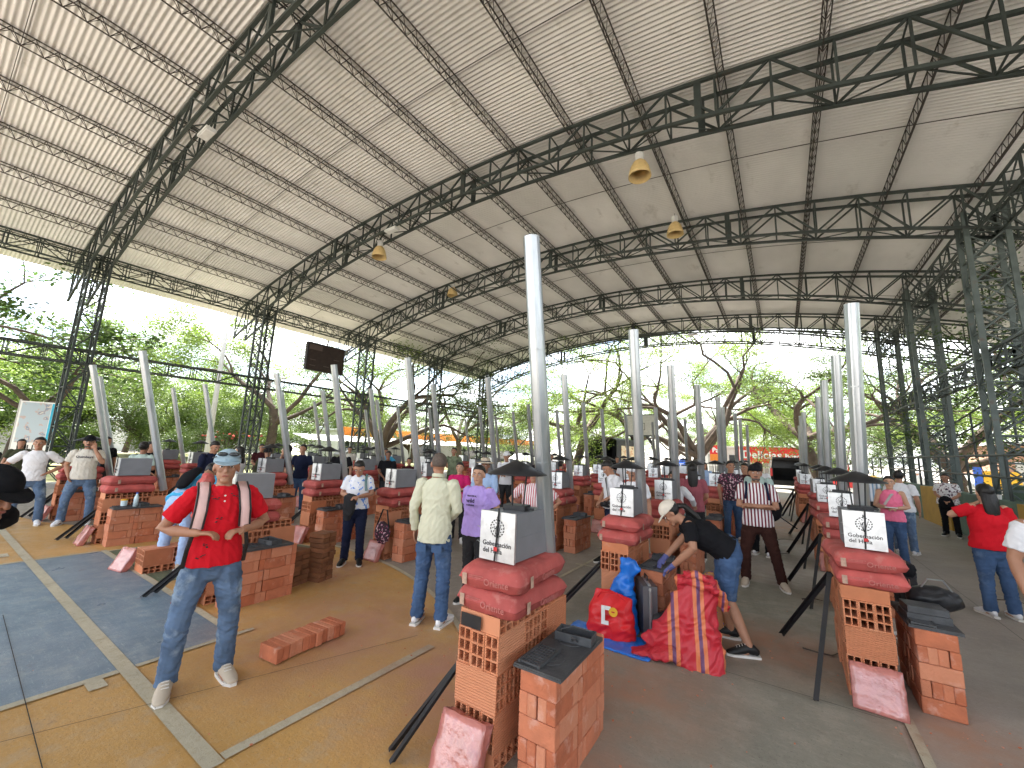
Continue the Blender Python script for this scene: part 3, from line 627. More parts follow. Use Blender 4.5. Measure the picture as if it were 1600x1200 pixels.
BAGS = [pillow(0.46, 0.66, 0.155, s, 0.02).mesh('cement_bag', True) for s in range(4)]
def emblem():
    mb = MB()
    def leaf(x, z, a, s):
        ca, sa = math.cos(a), math.sin(a); P = [(-0.5, 0), (-0.1, 0.28), (0.5, 0), (-0.1, -0.28)]
        mb.add([(x + (p * ca - q * sa) * s, 0, z + (p * sa + q * ca) * s) for p, q in P], [(0, 1, 2, 3)])
    for i in range(16):
        a = 2 * PI * i / 16 + 0.1; leaf(0.043 * math.cos(a), 0.043 * math.sin(a), a + 1.2, 0.017)
    for i in range(10):
        a = 2 * PI * i / 10; leaf(0.029 * math.cos(a), 0.029 * math.sin(a), a + 0.5, 0.013)
    for i in range(5): leaf(random.uniform(-0.014, 0.014), random.uniform(-0.01, 0.018), random.random() * 6, 0.012)
    leaf(0, 0.055, PI / 2, 0.02)
    for dx in (-0.02, -0.008, 0.008, 0.02): mb.add([(dx * 0.1 - 0.002, 0, -0.052), (dx * 0.1 + 0.002, 0, -0.052), (dx + 0.002, 0, 0.01), (dx - 0.002, 0, 0.01)], [(0, 1, 2, 3)])
    return mb.mesh('emblem')
EMB = emblem()
T1 = text_mesh('Gobernación', 0.042, 0.0006); T2 = text_mesh('del Huila', 0.042, 0.0006)
BW, BL, BH = 0.27, 0.43, 0.29
box_me = MB().box(0.008, BW - 0.008, 0.012, BL, 0, BH / 2 - 0.001).box(0.010, BW - 0.010, 0.014, BL - 0.002, BH / 2 - 0.001, BH / 2 + 0.001).box(0.008, BW - 0.008, 0.012, BL, BH / 2 + 0.001, BH).mesh('body')
fp_me = MB().box(0, BW, -0.004, 0.012, -0.004, BH + 0.006).mesh('front_plate')
rod_me = MB().tube([(BW * 0.55, -0.013, BH + 0.03), (BW * 0.52, -0.014, BH * 0.5), (BW * 0.48, -0.016, 0.0)], 0.006, 6).mesh('rod')
wire_me = MB().tube([(-0.02, -0.01, 0.19), (-0.008, -0.014, 0.195), (0.0, -0.008, 0.185)], 0.002, 5).tube([(-0.02, -0.01, 0.1), (-0.008, -0.014, 0.105), (0.0, -0.008, 0.095)], 0.002, 5).mesh('wire_tie')
tg_me = MB().box(BW * 0.46, BW * 0.56, -0.022, -0.021, 0.06, 0.085).mesh('tag')
hood_me = MB().lathe([(0.0, 0.0), (0.03, -0.006), (0.205, -0.088), (0.208, -0.094), (0.2, -0.092), (0.02, -0.014), (0.0, -0.012)], 28).mesh('hood', False)
hood_me.shade_smooth()
legs_me = [MB().tube([(0.05 * math.cos(a), 0.05 * math.sin(a), -0.30), (0.07 * math.cos(a), 0.07 * math.sin(a), -0.04)], 0.006, 6).mesh('rod') for a in (0.4, 2.5, 4.6)]
cb_me = MB().box(-0.075, 0.085, -0.05, 0.05, -0.33, -0.295).box(0.085, 0.13, -0.012, 0.012, -0.325, -0.31).mesh('damper_base')
def pipe_mesh(Ln, r=0.0575):
    mb = MB(); n = 28; V = []; 
    def rad(k): a = 2 * PI * k / n; return r * (1 + 0.035 * (1 if (k // 2) % 2 else -1)) 
    prof = [rad(k) for k in range(n)]
    for z in (0, Ln):
        for q in (1, 0.97):
            for k in range(n): a = 2 * PI * k / n; V.append((prof[k] * q * math.cos(a), prof[k] * q * math.sin(a), z))
    F = []
    for k in range(n): k2 = (k + 1) % n; F.append((k, k2, 2 * n + k2, 2 * n + k)); F.append((n + k2, n + k, 3 * n + k, 3 * n + k2)); F.append((2 * n + k, 2 * n + k2, 3 * n + k2, 3 * n + k)); F.append((k2, k, n + k, n + k2))
    for z in (0.004,):
        mb.add(V, F)
    for zz in (Ln * 0.36, Ln * 0.68): mb.tube([(0, 0, zz), (0, 0, zz + 0.012)], r * 1.05, 20, caps=True)
    a = Vector((r * 1.03, 0, 0)); mb.bar(a + Vector((0, 0, 0.0)), a + Vector((0, 0, Ln)), 0.010, 0.005, up=(1, 0, 0)); return mb.mesh('chimney_pipe')
PIPES = {}
plate_me = MB().box(0, 0.30, 0, 0.62, 0, 0.012).box(0.004, 0.30, 0.002, 0.618, 0.013, 0.022).mesh('plate')
def ring(cx, cy, r, z=0.023): return MB().tube([(cx + r * math.cos(a * PI / 9), cy + r * math.sin(a * PI / 9), z) for a in range(19)], 0.003, 4)
ring_me = ring(0.15, 0.17, 0.085).mesh('burner_ring'); ring2_me = ring(0.15, 0.45, 0.085).mesh('burner_ring'); ring3_me = ring(0.15, 0.17, 0.04).mesh('burner_ring')
def door_mesh():
    mb = MB(); mb.box(0, 0.24, 0, 0.13, 0, 0.008).box(0, 0.24, 0.0, 0.006, 0.008, 0.05).box(0, 0.24, 0.124, 0.13, 0.008, 0.05).box(0, 0.006, 0.006, 0.124, 0.008, 0.05).box(0.234, 0.24, 0.006, 0.124, 0.008, 0.05)
    mb.tube([(0.03, 0.03, 0.055), (0.10, 0.07, 0.075), (0.22, 0.10, 0.055)], 0.004, 5); mb.tube([(0.12, -0.01, 0.02), (0.12, -0.03, 0.045), (0.15, -0.03, 0.045), (0.15, -0.01, 0.02)], 0.006, 5); return mb.mesh('ash_drawer')
door_me = door_mesh()
def grate_mesh():
    mb = MB(); mb.box(0, 0.015, 0, 0.26, 0, 0.015).box(0.125, 0.14, 0, 0.26, 0, 0.015)
    for i in range(9): mb.box(0.015, 0.125, 0.005 + i * 0.029, 0.018 + i * 0.029, 0.002, 0.013)
    return mb.mesh('grate')
grate_me = grate_mesh()
def angle_mesh(a, b, s=0.035):
    a = Vector(a); b = Vector(b); d = (b - a).normalized(); r = d.cross(Vector((0, 0, 1))).normalized(); u = r.cross(d); mb = MB()
    mb.bar(a + u * 0.0, b + u * 0.0, s, 0.004); mb.bar(a + r * (s / 2 - 0.002) - u * (s / 2 + 0.002), b + r * (s / 2 - 0.002) - u * (s / 2 + 0.002), 0.004, s); return mb.mesh('steel_angle')
def tile_pack_mesh():
    mb = MB(); return [MB().box(0, 0.29, 0.011 * i, 0.011 * i + 0.010, 0, 0.29).mesh('tile') for i in range(5)]
tiles_me = tile_pack_mesh()
def film_mesh(seed=1):
    mb = MB(); n = 8; P = []
    b = bmesh.new(); bmesh.ops.create_cube(b, size=1); bmesh.ops.subdivide_edges(b, edges=b.edges[:], cuts=7, use_grid_fill=True)
    for v in b.verts:
        v.co = Vector((v.co.x * 0.306 + 0.145, v.co.y * 0.075 + 0.03, v.co.z * 0.306 + 0.147)); nz = noise.noise_vector(v.co * 16 + Vector((seed * 9, 0, 0))) * 0.010
        v.co += Vector((nz.x, nz.y, nz.z * 0.5)); v.co.z = max(v.co.z, 0.001)
        if v.co.z > 0.28: v.co.z += 0.02 * abs(noise.noise(v.co * 12))
    mb.add([v.co[:] for v in b.verts], [tuple(v.index for v in f.verts) for f in b.faces]); b.free(); return mb.mesh('plastic_wrap', True)
film_me = [film_mesh(1), film_mesh(2)]
f2 = MB().box(0.0, 0.30, -0.004, 0.064, 0.0, 0.10)

ORD = ['first', 'second', 'third', 'fourth', 'fifth', 'sixth', 'seventh', 'eighth', 'ninth', 'tenth']
ROWN = ['rightmost row', 'second row from right', 'third row from right', 'fourth row from right', 'fifth row from right', 'sixth row from right', 'seventh row from right', 'eighth row from right', 'leftmost row']
def bricks_of(root, base_me, lay, m, skip=()):
    for i, it in enumerate(lay):
        if i in skip: continue
        o = link('brick', base_me, m, root); o.matrix_local = brick_matrix(it[0], it[1], it[2] if len(it) > 2 else 0)
TEXTBAG = {}
def kit(x0, y0, where, pipe=None, solid=True, bags=2, box=True, cap=True, pack=True, bars=1, plate=1, rz=0.0, boxrot=0.0, hollow=True, paper=False):
    """x0,y0: front left corner of the hollow brick pile; pipe = (x_top, y_top)"""
    dep = -0.552 * x0 + 0.818 * y0; near = dep < 6.2; mid = dep < 12.5
    g = lambda s: s
    if hollow:
        if mid:
            r = thing('hollow_brick_stack', f'orange hollow brick stack, {where}', 'brick stack', (x0, y0, 0), rz, g('hollow brick stacks of the stove kits')); bricks_of(r, HB_me, HL, 'hollow')
        else:
            r = link('hollow_brick_stack', random.choice(HJ), 'hollow', None, (x0, y0, 0), (0, 0, rz)); tag(r, f'orange hollow brick stack, {where}', 'brick stack', g('hollow brick stacks of the stove kits'))
    sx, sy = x0 + 0.42, y0 + 0.05
    if solid:
        if dep < 8.2:
            r = thing('solid_brick_stack', f'solid red brick stack under stove top, {where}', 'brick stack', (sx, sy, 0), rz, g('solid brick stacks of the stove kits')); bricks_of(r, SB_me, SL, 'solid')
        else:
            r = link('solid_brick_stack', random.choice(SJ), 'solid', None, (sx, sy, 0), (0, 0, rz)); tag(r, f'solid red brick stack under stove top, {where}', 'brick stack', g('solid brick stacks of the stove kits'))
        if plate and dep < 16:
            px, py = sx - 0.03, sy + random.uniform(-0.03, 0.05)
            p = thing('stove_top', f'black iron stove top, {where}', 'stove top', (px, py, 0.581), random.uniform(-0.03, 0.03), g('iron stove tops on the brick stacks'))
            link('plate', plate_me, 'iron', p)
            if dep < 9:
                for q in (ring_me, ring2_me, ring3_me): link('burner_ring', q, 'iron', p)
            d = link('ash_drawer', door_me, 'iron', None, (px + 0.03 + random.uniform(0, 0.03), py + 0.30 + random.uniform(-0.05, 0.1), 0.604), (0.0, 0.0, random.uniform(-0.3, 0.3)))
            tag(d, f'iron ash drawer on the stove top, {where}', 'ash drawer', g('iron ash drawers'))
            if dep < 9:
                d = link('grate', grate_me, 'iron', None, (px + 0.02, py + 0.02, 0.604), (0, 0, random.uniform(-0.2, 0.2)))
                tag(d, f'small iron grate on the stove top, {where}', 'grate', g('iron grates'))
    zt_ = 0.098 + 3 * 0.206 + 0.098
    if bags:
        for i in range(bags):
            nm = ('lower', 'upper')[i]
            b = link('cement_bag', BAGS[(i + int(abs(x0 * 3 + y0))) % 4], 'bag', None, (x0 + 0.19 + random.uniform(-0.02, 0.02), y0 + 0.31 + random.uniform(-0.02, 0.02), zt_ + 0.068 + i * 0.138), (random.uniform(-0.02, 0.02), random.uniform(-0.03, 0.03), rz + random.uniform(-0.05, 0.05) + (0.04 if i else 0)))
            tag(b, f'{nm} red cement bag, {where}', 'cement bag', g(f'{nm} cement bags'))
            if dep < 8:
                obj('label_patch', MB().box(-0.19, -0.155, -0.3345, -0.333, -0.045, 0.02), 'labelpaper', b); obj('label_patch', MB().box(0.2355, 0.237, -0.22, -0.185, -0.04, 0.025), 'labelpaper', b)
            if dep < 4.5:
                tm = text_mesh('Oriente', 0.055, 0.0004); link('lettering', tm, 'paleprint', b, (0.06, -0.3365, -0.03), (PI / 2, 0, 0))
                link('lettering', tm, 'paleprint', b, (0.2375, 0.02, -0.03), (PI / 2, 0, PI / 2))
                obj('print_lines', MB().box(-0.14, -0.03, -0.336, -0.3348, 0.012, 0.015).box(-0.14, -0.05, -0.336, -0.3348, 0.002, 0.005), 'paleprint', b)
    zb_ = zt_ + (0.145 * bags if bags else 0)
    if box:
        b = thing('firebox', f'grey steel firebox with printed front, {where}', 'firebox', (x0 + 0.06 + (random.uniform(-0.02, 0.03) if dep > 4 else 0), y0 + 0.10 + (random.uniform(-0.03, 0.03) if dep > 4 else 0), zb_), rz + boxrot + (random.uniform(-0.10, 0.10) if dep > 4 else 0), g('grey fireboxes on the cement bags'))
        link('body', box_me, 'boxg', b); fp = link('front_plate', fp_me, 'plateF', b)
        if dep < 14:
            em = link('emblem', EMB, 'print', fp, (BW * 0.5, -0.0055, 0.195)); em.scale = (1.2, 1, 1.2)
            a = link('lettering', T1, 'print', fp, (BW * 0.5, -0.0055, 0.085), (PI / 2, 0, 0)); a2 = link('lettering', T2, 'print', fp, (BW * 0.38, -0.0055, 0.042), (PI / 2, 0, 0))
            link('rod', rod_me, 'black', b); link('tag', tg_me, 'redprint', b)
            if dep < 5: link('wire_tie', wire_me, 'galv', b)
        if cap:
            c = thing('chimney_cowl', f'black conical chimney cap, {where}', 'chimney cap', (x0 + 0.20, y0 + 0.30, zb_ + BH + 0.331), random.uniform(-0.3, 0.3), g('black chimney caps on the fireboxes'))
            h_ = link('hood', hood_me, 'black', c)
            for q in legs_me: link('rod', q, 'black', c)
            link('damper_base', cb_me, 'black', c)
    if pipe:
        top = Vector((pipe[0], pipe[1], 3.3)); bot = Vector((pipe[0] - 0.05, y0 + 0.64 + max(0, pipe[1] - y0 - 0.3) + (0.14 if x0 < -8 else 0.08 if x0 < -4 else 0), zt_ + 0.01)); d = top - bot; Ln = round(d.length, 2)
        if Ln not in PIPES: PIPES[Ln] = pipe_mesh(Ln)
        o = link('chimney_pipe', PIPES[Ln], 'galv', None, bot); o.rotation_euler = d.to_track_quat('Z', 'Y').to_euler()
        tag(o, f'tall galvanised chimney pipe, {where}', 'pipe', g('galvanised chimney pipes'))
    if bars and dep < 16:
        if bars == 1: ends = [((-0.04, 0.10, 0.58), (-0.52, -0.22, 0.02)), ((-0.03, 0.03, 0.55), (-0.45, -0.34, 0.02))] if dep > 3 else [((-0.04, 0.14, 0.50), (-0.30, -0.22, 0.02)), ((-0.03, 0.08, 0.48), (-0.22, -0.28, 0.02))]
        else: ends = [((-0.05, 0.25, 0.84), (-0.23, -0.30, 0.02)), ((-0.05, 0.30, 0.84), (-0.46, 0.95, 0.02))]
        for i, (a, c) in enumerate(ends):
            o = link('steel_angle', angle_mesh((a[0], a[1], a[2]), c), 'black', None, (x0, y0, 0)); tag(o, f'{("first", "second")[i]} leaning black steel angle, {where}', 'steel bar', g('black steel angles leaning on brick stacks'))
    if pack and dep < 14:
        p = thing('tile_pack', f'wrapped pack of pink tiles, {where}', 'tile pack', (x0 + 0.02 + random.uniform(-0.03, 0.03), y0 - 0.20, 0.0), random.uniform(-0.08, 0.08), g('wrapped tile packs leaning on the stacks'))
        p.rotation_euler = (-0.42, 0, p.rotation_euler.z)
        for tm in tiles_me: link('tile', tm, 'tile', p, (0, 0.0, 0.012))
        link('plastic_wrap', film_me[int(abs(x0)) % 2], 'film', p, (0, -0.004, 0.008))
ROWS = {0: [(0.63, 4.83), (0.71, 7.17), (0.72, 9.37), (0.77, 11.81), (0.62, 15.52), (0.59, 16.87), (0.68, 21.59)],
 1: [(-1.4, 2.25), (-1.43, 4.72), (-1.48, 6.92), (-1.42, 9.11), (-1.28, 11.2), (-1.43, 13.52), (-1.28, 15.59), (-1.31, 17.97), (-1.28, 21.14)],
 2: [(-3.5, 7.01), (-3.4, 9.3), (-3.36, 11.2), (-3.32, 13.24), (-3.46, 15.68), (-3.28, 17.73), (-3.01, 20.26)],
 3: [(-5.31, 4.61), (-5.17, 6.72), (-5.1, 9.0), (-5.0, 11.35), (-5.13, 13.22), (-5.01, 15.41), (-5.01, 19.33)],
 4: [(-7.19, 4.42), (-6.99, 6.92), (-6.97, 9.2), (-6.97, 11.34), (-6.89, 13.26)],
 5: [(-9.46, 2.12), (-9.4, 4.42), (-9.28, 6.85), (-9.2, 9.2), (-9.08, 11.4), (-8.94, 13.4)],
 6: [(-11.12, 6.57), (-11.48, 8.77), (-11.49, 11.25), (-10.98, 15.0), (-10.71, 21.39)],
 7: [(-12.59, 2.05), (-13.48, 4.46), (-12.82, 6.25), (-12.49, 10.53)],
 8: [(-14.9, 2.6), (-15.72, 4.39), (-14.47, 8.27), (-15.29, 11.12), (-14.0, 16.43)]}
NOPIPE = {(2, 1), (2, 2), (3, 2), (4, 2), (5, 3)}
for r, lst in ROWS.items():
    for i, (px, py) in enumerate(lst):
        where = f'{ORD[i]} kit, {ROWN[r]}'
        x0 = px - (0.30 if r == 0 else 0.34); y0 = py - (0.42 if r == 0 else 0.16 if r == 1 else 0.12)
        kit(x0, y0, where, pipe=None if (r, i) in NOPIPE else (px, py), bars=2 if r == 0 else (1 if (r + i) % 3 or r in (1, 5) else 0), cap=not (r == 5 and i == 0) and not (r == 3 and i < 2), pack=not (r == 1 and i == 1), rz=(random.uniform(-0.05, 0.05) if i > 0 else 0))
kit(-5.62, 2.08, 'kit right behind man in red', pipe=None, cap=False, bars=1, boxrot=-0.12)
kit(-3.55, 4.55, 'short kit behind the woman in lilac', pipe=None, cap=False, bars=0, box=False, bags=0)
# half taken apart kit beside the man in blue
r = thing('hollow_brick_stack', 'few hollow bricks by the feet of the man in the blue shirt', 'brick stack', (-7.35, 1.98, 0)); bricks_of(r, HB_me, [it for it in HL if it[0][2] < 0.3 and it[0][1] < 0.65], 'hollow')
kx = thing('tile_pack', 'pack of pink tiles in wrap lying beside the man in blue', 'tile pack', (-7.62, 1.78, 0.0)); kx.rotation_euler = (-0.5, 0, 0.2)
for tm in tiles_me: link('tile', tm, 'tile', kx, (0, 0, 0.012))
link('plastic_wrap', film_me[0], 'film', kx, (0, -0.004, 0.008))
# row of loose bricks on the floor
r = thing('brick_row', 'row of loose solid red bricks lying on the ochre floor', 'bricks', (-3.62, 1.95, 0.014), 0.10)
for i in range(11): 
    o = link('brick', SB_me, 'solid', r); o.matrix_local = Matrix.Translation((random.uniform(-0.012, 0.012) + (0.012 if i > 4 else 0), i * 0.0605, 0.058)) @ Matrix.Rotation(random.uniform(-0.03, 0.03), 4, 'Z')
# brown earth brick piles
EB_me = chamfer_brick().mesh('brick')
r = thing('brown_brick_stack', 'lower stack of dark brown solid bricks behind the man in red', 'brick stack', (-5.30, 2.98, 0), 0.25)
for c in range(7):
    for i in range(2): o = link('brick', EB_me, 'earthbrick', r); o.matrix_local = Matrix.Translation((random.uniform(-0.012, 0.012), i * 0.125 + random.uniform(-0.006, 0.006), c * 0.0605 + 0.031)) @ Matrix.Rotation(random.uniform(-0.04, 0.04), 4, 'Z') @ Matrix.Rotation(PI / 2, 4, 'X')
r = thing('brown_brick_stack', 'taller stack of dark brown bricks right of the lower brown stack', 'brick stack', (-5.20, 3.27, 0), 0.3)
for c in range(10):
    for i in range(2): o = link('brick', EB_me, 'earthbrick', r); o.matrix_local = Matrix.Translation((random.uniform(-0.012, 0.012), i * 0.125 + random.uniform(-0.006, 0.006), c * 0.0605 + 0.031)) @ Matrix.Rotation(random.uniform(-0.05, 0.05), 4, 'Z') @ Matrix.Rotation(PI / 2, 4, 'X')
sm = obj('paint_smear', MB().box(-1.715, -1.56, 2.078, 2.0795, 0.725, 0.80), 'black'); tag(sm, 'black paint smear on the top front brick of the nearest stack', 'paint mark')

# ------------------------------------------------------------------ trees
def tree_meshes(seed, trunk=3.5, r0=0.32, limbs=4, L1=5.0, flat=0.5, levels=4, leaf=0.16, per=70, clump=(0.9, 0.45), bend=0.25, lean=(0, 0), bare=0.0, kids=3):
    rnd = random.Random(seed); wood = MB(); tips = []
    def grow(p, d, r, Ln, lev):
        n = 4 if lev < 3 else 3; pts = [p]; rad = [r]; q = p.copy(); dd = d.copy(); r2 = r * (0.62 if lev else 0.75)
        for i in range(n):
            jit = Vector((rnd.gauss(0, 1), rnd.gauss(0, 1), rnd.gauss(0, 0.7))) * bend * (0.35 if lev == 0 else 0.6)
            dd = (dd + jit + (Vector((0, 0, -0.06)) if lev > 1 else Vector((0, 0, 0.02)))).normalized(); q = q + dd * (Ln / n); pts.append(q.copy()); rad.append(r + (r2 - r) * (i + 1) / n)
            if lev >= levels - 1: tips.append((q.copy(), lev))
        wood.tube(pts, rad, 9 if lev == 0 else 7 if lev == 1 else 5 if lev == 2 else 3, caps=False)
        if lev >= levels: tips.append((q.copy(), lev)); return
        k = limbs if lev == 0 else kids
        az = rnd.random() * 6.28
        for i in range(k):
            az += 2 * PI / k + rnd.uniform(-0.5, 0.5)
            if lev == 0: el = rnd.uniform(0.55, 1.05) * (1 - flat * 0.4); nd = Vector((math.cos(az) * math.cos(el), math.sin(az) * math.cos(el), math.sin(el))); LL = L1 * rnd.uniform(0.8, 1.2)
            else:
                pd = dd.orthogonal().normalized(); pd.rotate(Matrix.Rotation(az, 3, dd)); sp = rnd.uniform(0.45, 0.95); nd = (dd + pd * sp); nd.z = nd.z * (1 - flat * 0.35) + 0.12; nd.normalize(); LL = Ln * rnd.uniform(0.55, 0.8)
            grow(q if lev else pts[rnd.choice([-1, -1, -2])], nd, r2 * rnd.uniform(0.6, 0.85), LL, lev + 1)
    grow(Vector((0, 0, -0.3)), Vector((lean[0], lean[1], 1)).normalized(), r0, trunk, 0)
    P = np.array([t[0][:] for t in tips if rnd.random() > bare]); n = len(P) * per
    r_ = np.random.default_rng(seed); c = np.repeat(P, per, 0)
    off = r_.normal(0, 1, (n, 3)) * np.array([clump[0], clump[0], clump[1]]) * 0.55; c = c + off
    a = r_.normal(0, 1, (n, 3)); a[:, 2] *= 0.4; a /= np.linalg.norm(a, axis=1)[:, None]
    b = np.cross(a, r_.normal(0, 1, (n, 3)) * np.array([0.6, 0.6, 1.0]) + np.array([0, 0, 1.0])); b /= np.linalg.norm(b, axis=1)[:, None]
    s = leaf * r_.uniform(0.6, 1.25, (n, 1)); w_ = s * 0.28
    V = np.stack([c - a * s / 2, c + b * w_, c + a * s / 2, c - b * w_], 1).reshape(-1, 3)
    me = bpy.data.meshes.new('crown'); me.vertices.add(len(V)); me.vertices.foreach_set('co', V.ravel()); me.loops.add(n * 4); me.loops.foreach_set('vertex_index', np.arange(n * 4, dtype=np.int32)); me.polygons.add(n); me.polygons.foreach_set('loop_start', np.arange(n, dtype=np.int32) * 4); me.update(calc_edges=True); me.validate()
    return wood.mesh('trunk', True), me
TP = {
 'broad': tree_meshes(3, 3.2, 0.42, 5, 5.5, 0.75, 4, 0.17, 105, (1.0, 0.38), 0.3, bare=0.1),
 'forked': tree_meshes(11, 2.2, 0.55, 6, 6.0, 0.35, 4, 0.15, 60, (0.9, 0.42), 0.34, bare=0.3),
 'sparse': tree_meshes(21, 2.8, 0.36, 4, 5.5, 0.5, 4, 0.15, 60, (0.9, 0.32), 0.36, bare=0.4),
 'bushy': tree_meshes(31, 1.6, 0.28, 5, 3.6, 0.2, 4, 0.19, 75, (0.95, 0.7), 0.25),
 'tall': tree_meshes(41, 4.5, 0.36, 4, 4.6, 0.25, 4, 0.16, 110, (0.9, 0.7), 0.25),
 'bigleaf': tree_meshes(51, 4.2, 0.30, 4, 3.4, 0.5, 4, 0.25, 34, (0.7, 0.35), 0.35, bare=0.35),
 'leaning': tree_meshes(61, 4.5, 0.50, 4, 6.0, 0.6, 4, 0.16, 52, (1.0, 0.32), 0.34, lean=(0.7, 0.1), bare=0.4),
}
print('LEAF', {k: len(l.polygons) for k, (w_, l) in TP.items()})
THT = {k: float(np.percentile(np.array([v.co.z for v in l.vertices]), 99)) for k, (w_, l) in TP.items()}
print('THT', THT)
def tree(kind, x, y, s, rz, leafm, label, group=None, z=-0.1):
    t = thing({'broad': 'shade_tree', 'forked': 'forked_tree', 'sparse': 'sparse_tree', 'bushy': 'bushy_tree', 'tall': 'tall_tree', 'bigleaf': 'broadleaf_tree', 'leaning': 'leaning_tree'}[kind], label, 'tree', (x, y, z), rz, group)
    w_, l_ = TP[kind]; s = s / THT[kind]; t.scale = (s, s, s); link('trunk', w_, 'bark', t)
    me = l_ if not l_.materials or l_.materials[0] == M[leafm] else TPC.setdefault((kind, leafm), l_.copy())
    if me is not l_: me.materials.clear(); me.materials.append(M[leafm])
    link('crown', me, leafm, t)
TPC = {}
tree('bigleaf', -28.5, -0.6, 10.5, 0.3, 'leafC', 'large-leaved dark tree reaching in from the left edge of the photo')
tree('bigleaf', -29.5, 2.8, 9.0, 2.1, 'leafB', 'large-leaved tree whose branches hang beside the nearest left column')
tree('tall', -31.5, 15.0, 14.5, 0.8, 'leafA', 'tall light green tree between the second column and the scoreboard')
tree('forked', -27.0, 22.0, 13.5, 1.0, 'leafB', 'many-stemmed dark tree behind the scoreboard')
tree('sparse', -27.5, 32.0, 13, 2.5, 'leafB', 'thin-leaved tree behind the third left column')
tree('leaning', -17.5, 37.0, 14.5, 0.45, 'leafA', 'big leaning tree with bare arching limbs behind the tallest pipe')
tree('sparse', -12.0, 40.0, 15.5, 0.6, 'leafA', 'bare-limbed tree with yellow-green tufts behind the covered truck')
tree('forked', -6.2, 37.5, 15, 4.1, 'leafA', 'forked tree with brown stems in the middle of the far end')
tree('broad', -8.5, 48.0, 12.5, 1.2, 'leafA', 'flat-crowned yellow-green tree behind the basketball backboard')
tree('leaning', 2.6, 38.0, 13.5, 3.3, 'leafB', 'tree bending left over the van at the far end')
tree('broad', 3.0, 54.0, 13.5, 2.2, 'leafA', 'flat-crowned tree behind the red shop sign')
tree('forked', 9.0, 36.0, 13, 0.2, 'leafB', 'thick forked tree seen between the far right columns')
tree('sparse', 13.0, 28.0, 12, 1.9, 'leafB', 'thin tree beyond the terrace railing')
tree('forked', 12.8, 19.0, 12.5, 3.0, 'leafC', 'dark many-stemmed tree behind the nearest right column')
tree('broad', 19.0, 38.0, 12.5, 5.0, 'leafA', 'flat-crowned tree far beyond the right-hand terraces')
tree('broad', -36.0, 33.0, 9.5, 3.9, 'leafB', 'broad tree in front of the orange and white shops')
k = 0
for (x, y, s, kd) in [(-52, -8, 1.1, 'bushy'), (-48, 2, 1.15, 'bushy'), (-55, 8, 1.3, 'broad'), (-47, 12, 1.1, 'bushy'), (-52, 18, 1.2, 'bushy'), (-46, 23, 1.0, 'bushy'), (-58, 27, 1.4, 'broad'), (-50, 33, 1.2, 'bushy'), (-60, 1, 1.4, 'broad'), (-44, 6, 0.8, 'bushy'), (-43, 17, 0.85, 'bushy'), (-62, 14, 1.5, 'broad'), (-40, -4, 0.9, 'bushy'),
                      (-58, 42, 1.2, 'bushy'), (-50, 52, 1.2, 'broad'), (-40, 60, 1.3, 'bushy'), (-30, 64, 1.3, 'broad'), (-22, 60, 1.2, 'bushy'), (-14, 66, 1.4, 'broad'), (-4, 70, 1.3, 'bushy'), (8, 68, 1.4, 'broad'), (18, 62, 1.3, 'bushy'), (27, 52, 1.2, 'broad'), (32, 40, 1.2, 'bushy'), (30, 28, 1.1, 'broad'), (26, 16, 1.2, 'bushy')]:
    tree(kd, x, y, s * 7.2, k * 1.7, ('leafB', 'leafA', 'leafB')[k % 3], 'green tree in the far belt ' + ('left of the hall' if x < -39 else 'right of the hall' if x > 15 else 'behind the far end'), 'trees in the far belt'); k += 1
tree('bushy', -36, 14.0, 5.0, 1.0, 'leafB', 'rounded dark green bush-like tree left of the second column')
mb = MB()
for (x, y) in [(-33, 12.6), (-33.5, 13.8)]:
    for i in range(14): mb.ell((x + random.gauss(0, 0.9), y + random.gauss(0, 0.7), 2.0 + random.gauss(0, 0.15)), (0.10, 0.10, 0.06), 5, 3)
o = obj('flowers', mb, mat('coral_flowers', (0.65, 0.12, 0.10), 0.8), None); o['kind'] = 'stuff'; tag(o, 'coral red flowers on the bushes beyond the left columns', 'flowers')

# ------------------------------------------------------------------ buildings, signs, vehicles beyond the hall
def building(name, label, x0, x1, y0, y1, h, wall, face='x', fascia=None, fz=(0, 0), doors=5, roofc='concw'):
    t = thing(name, label, 'building', (0, 0, -0.16))
    obj('wall', MB().box(x0, x1, y0, y1, 0, h), wall, t)
    obj('roof', MB().box(x0 - 0.3, x1 + 0.3, y0 - 0.3, y1 + 0.3, h + 0.002, h + 0.22), roofc, t)
    if fascia:
        if face == 'x': obj('fascia', MB().box(x1 + 0.32, x1 + 1.1, y0, y1, fz[0], fz[1]), fascia, t)
        else: obj('fascia', MB().box(x0, x1, y0 - 1.1, y0 - 0.32, fz[0], fz[1]), fascia, t)
    for i in range(doors):
        if face == 'x':
            a = y0 + (y1 - y0) * (i + 0.15) / doors; b = y0 + (y1 - y0) * (i + 0.85) / doors
            f = obj('shutter', MB().box(x1 + 0.003, x1 + 0.06, a, b, 0, min(2.5, h - 0.4)), 'concw' if i % 2 else 'glass', t)
            obj('frame', MB().box(x1 + 0.063, x1 + 0.09, a, b, min(2.5, h - 0.4) - 0.06, min(2.5, h - 0.4)), 'white', f)
        else:
            a = x0 + (x1 - x0) * (i + 0.15) / doors; b = x0 + (x1 - x0) * (i + 0.85) / doors
            f = obj('shutter', MB().box(a, b, y0 - 0.06, y0 - 0.003, 0, min(2.4, h - 0.4)), 'glass' if i % 2 else 'concw', t)
            obj('frame', MB().box(a, b, y0 - 0.09, y0 - 0.063, min(2.4, h - 0.4) - 0.06, min(2.4, h - 0.4)), 'white', f)
    return t
